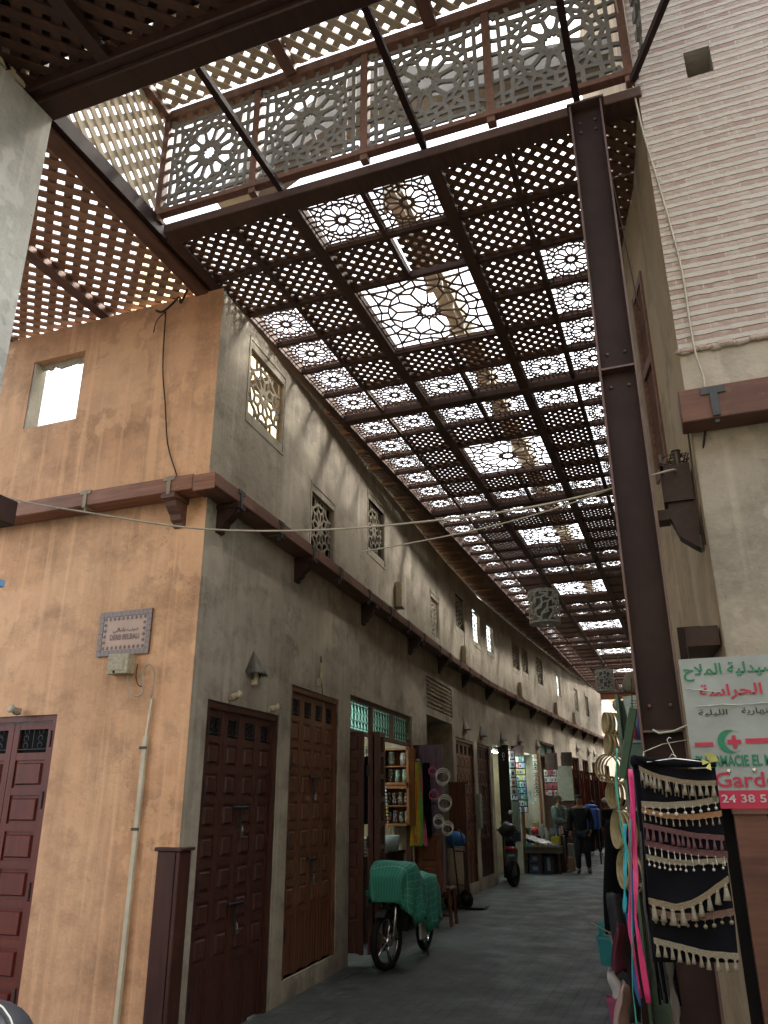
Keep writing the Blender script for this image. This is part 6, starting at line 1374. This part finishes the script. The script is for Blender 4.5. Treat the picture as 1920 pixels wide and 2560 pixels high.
def person(loc, rz, label, jacket, trousers, shoe, hair, h=1.72, step=.12, puffy=False, bald=False, arm='swing', group=None):
    k = h/1.75; e = empty('person', loc, label, 'person', group, rz)      # faces -Y
    J = dict(pelvis=(0,0,.93), belly=(0,-.01,1.08), chest=(0,0,1.28), neckb=(0,.01,1.46), neck=(0,0,1.53), jaw=(0,-.015,1.585), head=(0,0,1.67), crown=(0,.01,1.735),
             hipl=(-.10,0,.88), kneel=(-.11,-step-.02,.49), anklel=(-.115,-step*.6+.02,.09), toel=(-.13,-step*.6-.15,.035),
             hipr=(.10,0,.88), kneer=(.11,step*.3-.03,.49), ankler=(.115,step+.02,.10), toer=(.13,step-.14,.035),
             shl=(-.19,.01,1.42), ell=(-.255,.03,1.14), wrl=(-.25,-.03,.89), hal=(-.245,-.05,.82),
             shr=(.19,.01,1.42), elr=(.265,.05,1.15), wrr=(.235,-.06,.92), har=(.20,-.09,.87))
    if arm == 'fold': J.update(ell=(-.24,-.02,1.14), wrl=(-.12,-.2,1.10), hal=(-.06,-.22,1.11), elr=(.24,-.02,1.14), wrr=(.12,-.2,1.08), har=(.06,-.22,1.09))
    J = {a: (x*k, y*k, z*k) for a, (x,y,z) in J.items()}
    E_ = [('pelvis','belly'),('belly','chest'),('chest','neckb'),('neckb','neck'),('neck','jaw'),('jaw','head'),('head','crown'),('pelvis','hipl'),('hipl','kneel'),('kneel','anklel'),('anklel','toel'),
          ('pelvis','hipr'),('hipr','kneer'),('kneer','ankler'),('ankler','toer'),('neckb','shl'),('shl','ell'),('ell','wrl'),('wrl','hal'),('neckb','shr'),('shr','elr'),('elr','wrr'),('wrr','har')]
    Rr = dict(pelvis=(.13,.10),belly=(.13,.10),chest=(.15,.11),neckb=(.07,.07),neck=.052,jaw=(.062,.07),head=(.074,.092),crown=(.05,.06),hipl=.085,kneel=.06,anklel=.038,toel=.035,hipr=.085,kneer=.06,ankler=.038,toer=.035,shl=.062,ell=.045,wrl=.03,hal=(.036,.02),shr=.062,elr=.045,wrr=.03,har=(.036,.02))
    Rr = {a: (tuple(q*k for q in v_) if isinstance(v_, tuple) else v_*k) for a, v_ in Rr.items()}
    body = bpy.data.objects.new('body', skin_mesh('body', J, E_, Rr, 'skin_tone')); COL.objects.link(body); body.parent = e
    # fingers and thumb on each hand
    fb = MB()
    for s_, hk, wk in ((-1,'hal','wrl'),(1,'har','wrr')):
        hp, wp = Vector(J[hk]), Vector(J[wk]); d = (hp-wp).normalized(); sd_ = d.cross(Vector((0,1,0))).normalized()
        if sd_.length < .5: sd_ = Vector((1,0,0))
        for q, L in enumerate((.065,.075,.07,.055)): b0 = hp+sd_*(q-1.5)*.018*k; fb.tube([b0, b0+d*L*.5, b0+d*L*.9+Vector((0,-.018,0))], [.009,.0085,.007], 6)
        fb.tube([wp+d*.03-sd_*.03, wp+d*.07-sd_*.05+Vector((0,-.01,0))], [.011,.009], 6)
    bm = bmesh.new(); bm.from_mesh(body.data); tmp = fb.mesh('f','skin_tone',True); bm.from_mesh(tmp)
    # face: nose, ears, eye sockets, mouth
    fm = MB(); hz = 1.66*k; fm.tube([(0,-.088*k,hz+.015),(0,-.112*k,hz-.02),(0,-.09*k,hz-.028)], [.008,.014,.008], 6)
    for s_ in (-1,1): fm.ball((s_*.078*k,.0,hz), .022, 6, (.4,.7,1.2))
    tmp2 = fm.mesh('f2','skin_tone',True); bm.from_mesh(tmp2); bm.to_mesh(body.data); bm.free()
    ey = MB(); 
    for s_ in (-1,1): ey.ball((s_*.03*k,-.083*k,hz+.012), .010, 6, (1.2,.6,.7))
    ey.box((0,-.089*k,hz-.052),(.045,.008,.006)); ey.build('eyes_and_mouth', 'hair_dark', e, local=True)
    # clothes
    def sub(keys, edges, grow, m, name, over=None):
        JJ = {q: J[q] for q in keys}; RR = {q: tuple(a+grow for a in (Rr[q] if isinstance(Rr[q], tuple) else (Rr[q],)*2)) for q in keys}
        if over: RR.update(over)
        o = bpy.data.objects.new(name, skin_mesh(name, JJ, edges, RR, m)); COL.objects.link(o); o.parent = e; return o
    g_ = .045 if puffy else .032
    J['hem'] = (0,0,.80*k); Rr['hem'] = (.15*k,.11*k); J['wcl'] = tuple(Vector(J['ell'])*.12+Vector(J['wrl'])*.88); Rr['wcl'] = .036*k; J['wcr'] = tuple(Vector(J['elr'])*.12+Vector(J['wrr'])*.88); Rr['wcr'] = .036*k
    jk = sub(['chest','belly','hem','neckb','shl','ell','wcl','shr','elr','wcr'], [('hem','belly'),('belly','chest'),('chest','neckb'),('neckb','shl'),('shl','ell'),('ell','wcl'),('neckb','shr'),('shr','elr'),('elr','wcr')], g_, jacket, 'jacket', {'neckb': (.105,.095)})
    if puffy:
        mb = MB()
        for q in range(9): mb.tube([((.185-.002*q)*math.cos(t*math.pi/10), (.15)*math.sin(t*math.pi/10), (1.40-.062*q)*k) for t in range(20)], .012, 5, True)
        mb.build('quilt_seams', jacket, jk, True, local=True)
    sub(['pelvis','hipl','kneel','anklel','hipr','kneer','ankler'], [('pelvis','hipl'),('hipl','kneel'),('kneel','anklel'),('pelvis','hipr'),('hipr','kneer'),('kneer','ankler')], .026, trousers, 'trousers', {'anklel': (.062,.062), 'ankler': (.062,.062)})
    for s_, a, t_ in ((-1,'anklel','toel'),(1,'ankler','toer')):
        A, T = Vector(J[a]), Vector(J[t_]); mb = MB(); mb.tube([A+Vector((0,.05,-.035)), A+Vector((0,-.02,-.03)), (A+T)/2+Vector((0,0,-.02)), T+Vector((0,-.03,.0))], [.035,.05,.045,.03], 10); mb.build('shoe', shoe, e, True, local=True)
    mb = MB(); Hc = Vector((0,.018*k,1.695*k)); n = 12
    if bald: mb.lathe([(.088*k,-.05),(.09*k,-.015),(.08*k,0.0)], 16, Matrix.Translation(Hc) @ Matrix.Rotation(R(-12),4,'X'))
    else: mb.ball(Hc+Vector((0,.008,.0)), .094*k, 10, (.9,1.08,.78))
    mb.build('hair', hair, e, True, local=True); return e
NV = colmat((.018,.02,.03),.8); BK = colmat((.012,.012,.014),.8); TR = colmat((.02,.022,.03),.8)
person((-2.70,20.7,0), R(5), 'man walking towards the viewer in a dark jacket and dark trousers', BK, TR, 'black_plastic', 'hair_dark', 1.74, .10)
person((-3.32,21.6,0), R(70), 'balding man in a grey-green quilted jacket standing behind the stall', colmat((.10,.15,.14),.5), TR, 'black_plastic', 'hair_grey', 1.77, .02, True, True, 'fold')
person((-1.03,12.1,0), R(-60), 'person in black standing at the goods on the right side', BK, BK, 'black_plastic', 'hair_dark', 1.64, .05, arm='fold')
person((-3.15,27.5,0), R(170), 'distant shopper in dark clothes left of two, seen past the walking man', NV, BK, 'white_paint', 'hair_dark', 1.6, .12)
person((-2.7,27.9,0), R(160), 'distant shopper in dark clothes, the right one of two beyond the blue cart', BK, BK, 'white_paint', 'hair_dark', 1.62, .12)

# ============================================================ helmet of a rider cut off by the lower left corner
hm = empty('helmet', (-1.50,1.6,1.1), 'grey and black helmet at the very bottom left corner', 'helmet')
mb = MB(); mb.ball((-1.615,1.66,1.075), .115, 14, (1,1,.95)); mb.build('shell', colmat((.03,.034,.045),.45), hm, True)
mb = MB(); mb.tube([(-1.615+.118*math.cos(t*math.pi/12),1.64,1.08+.113*math.sin(t*math.pi/12)) for t in range(24)], .0022, 6, True); mb.build('pale_rim', 'white_paint', hm, True)
mb = MB(); rng = random.Random(3)
for k in range(7): mb.ball((-1.615+.06*math.cos(k),1.60,1.09+.05*math.sin(k*1.7)), .03, 6, (1.3,.5,.8))
mb.build('dark_markings', 'black_plastic', hm, True)
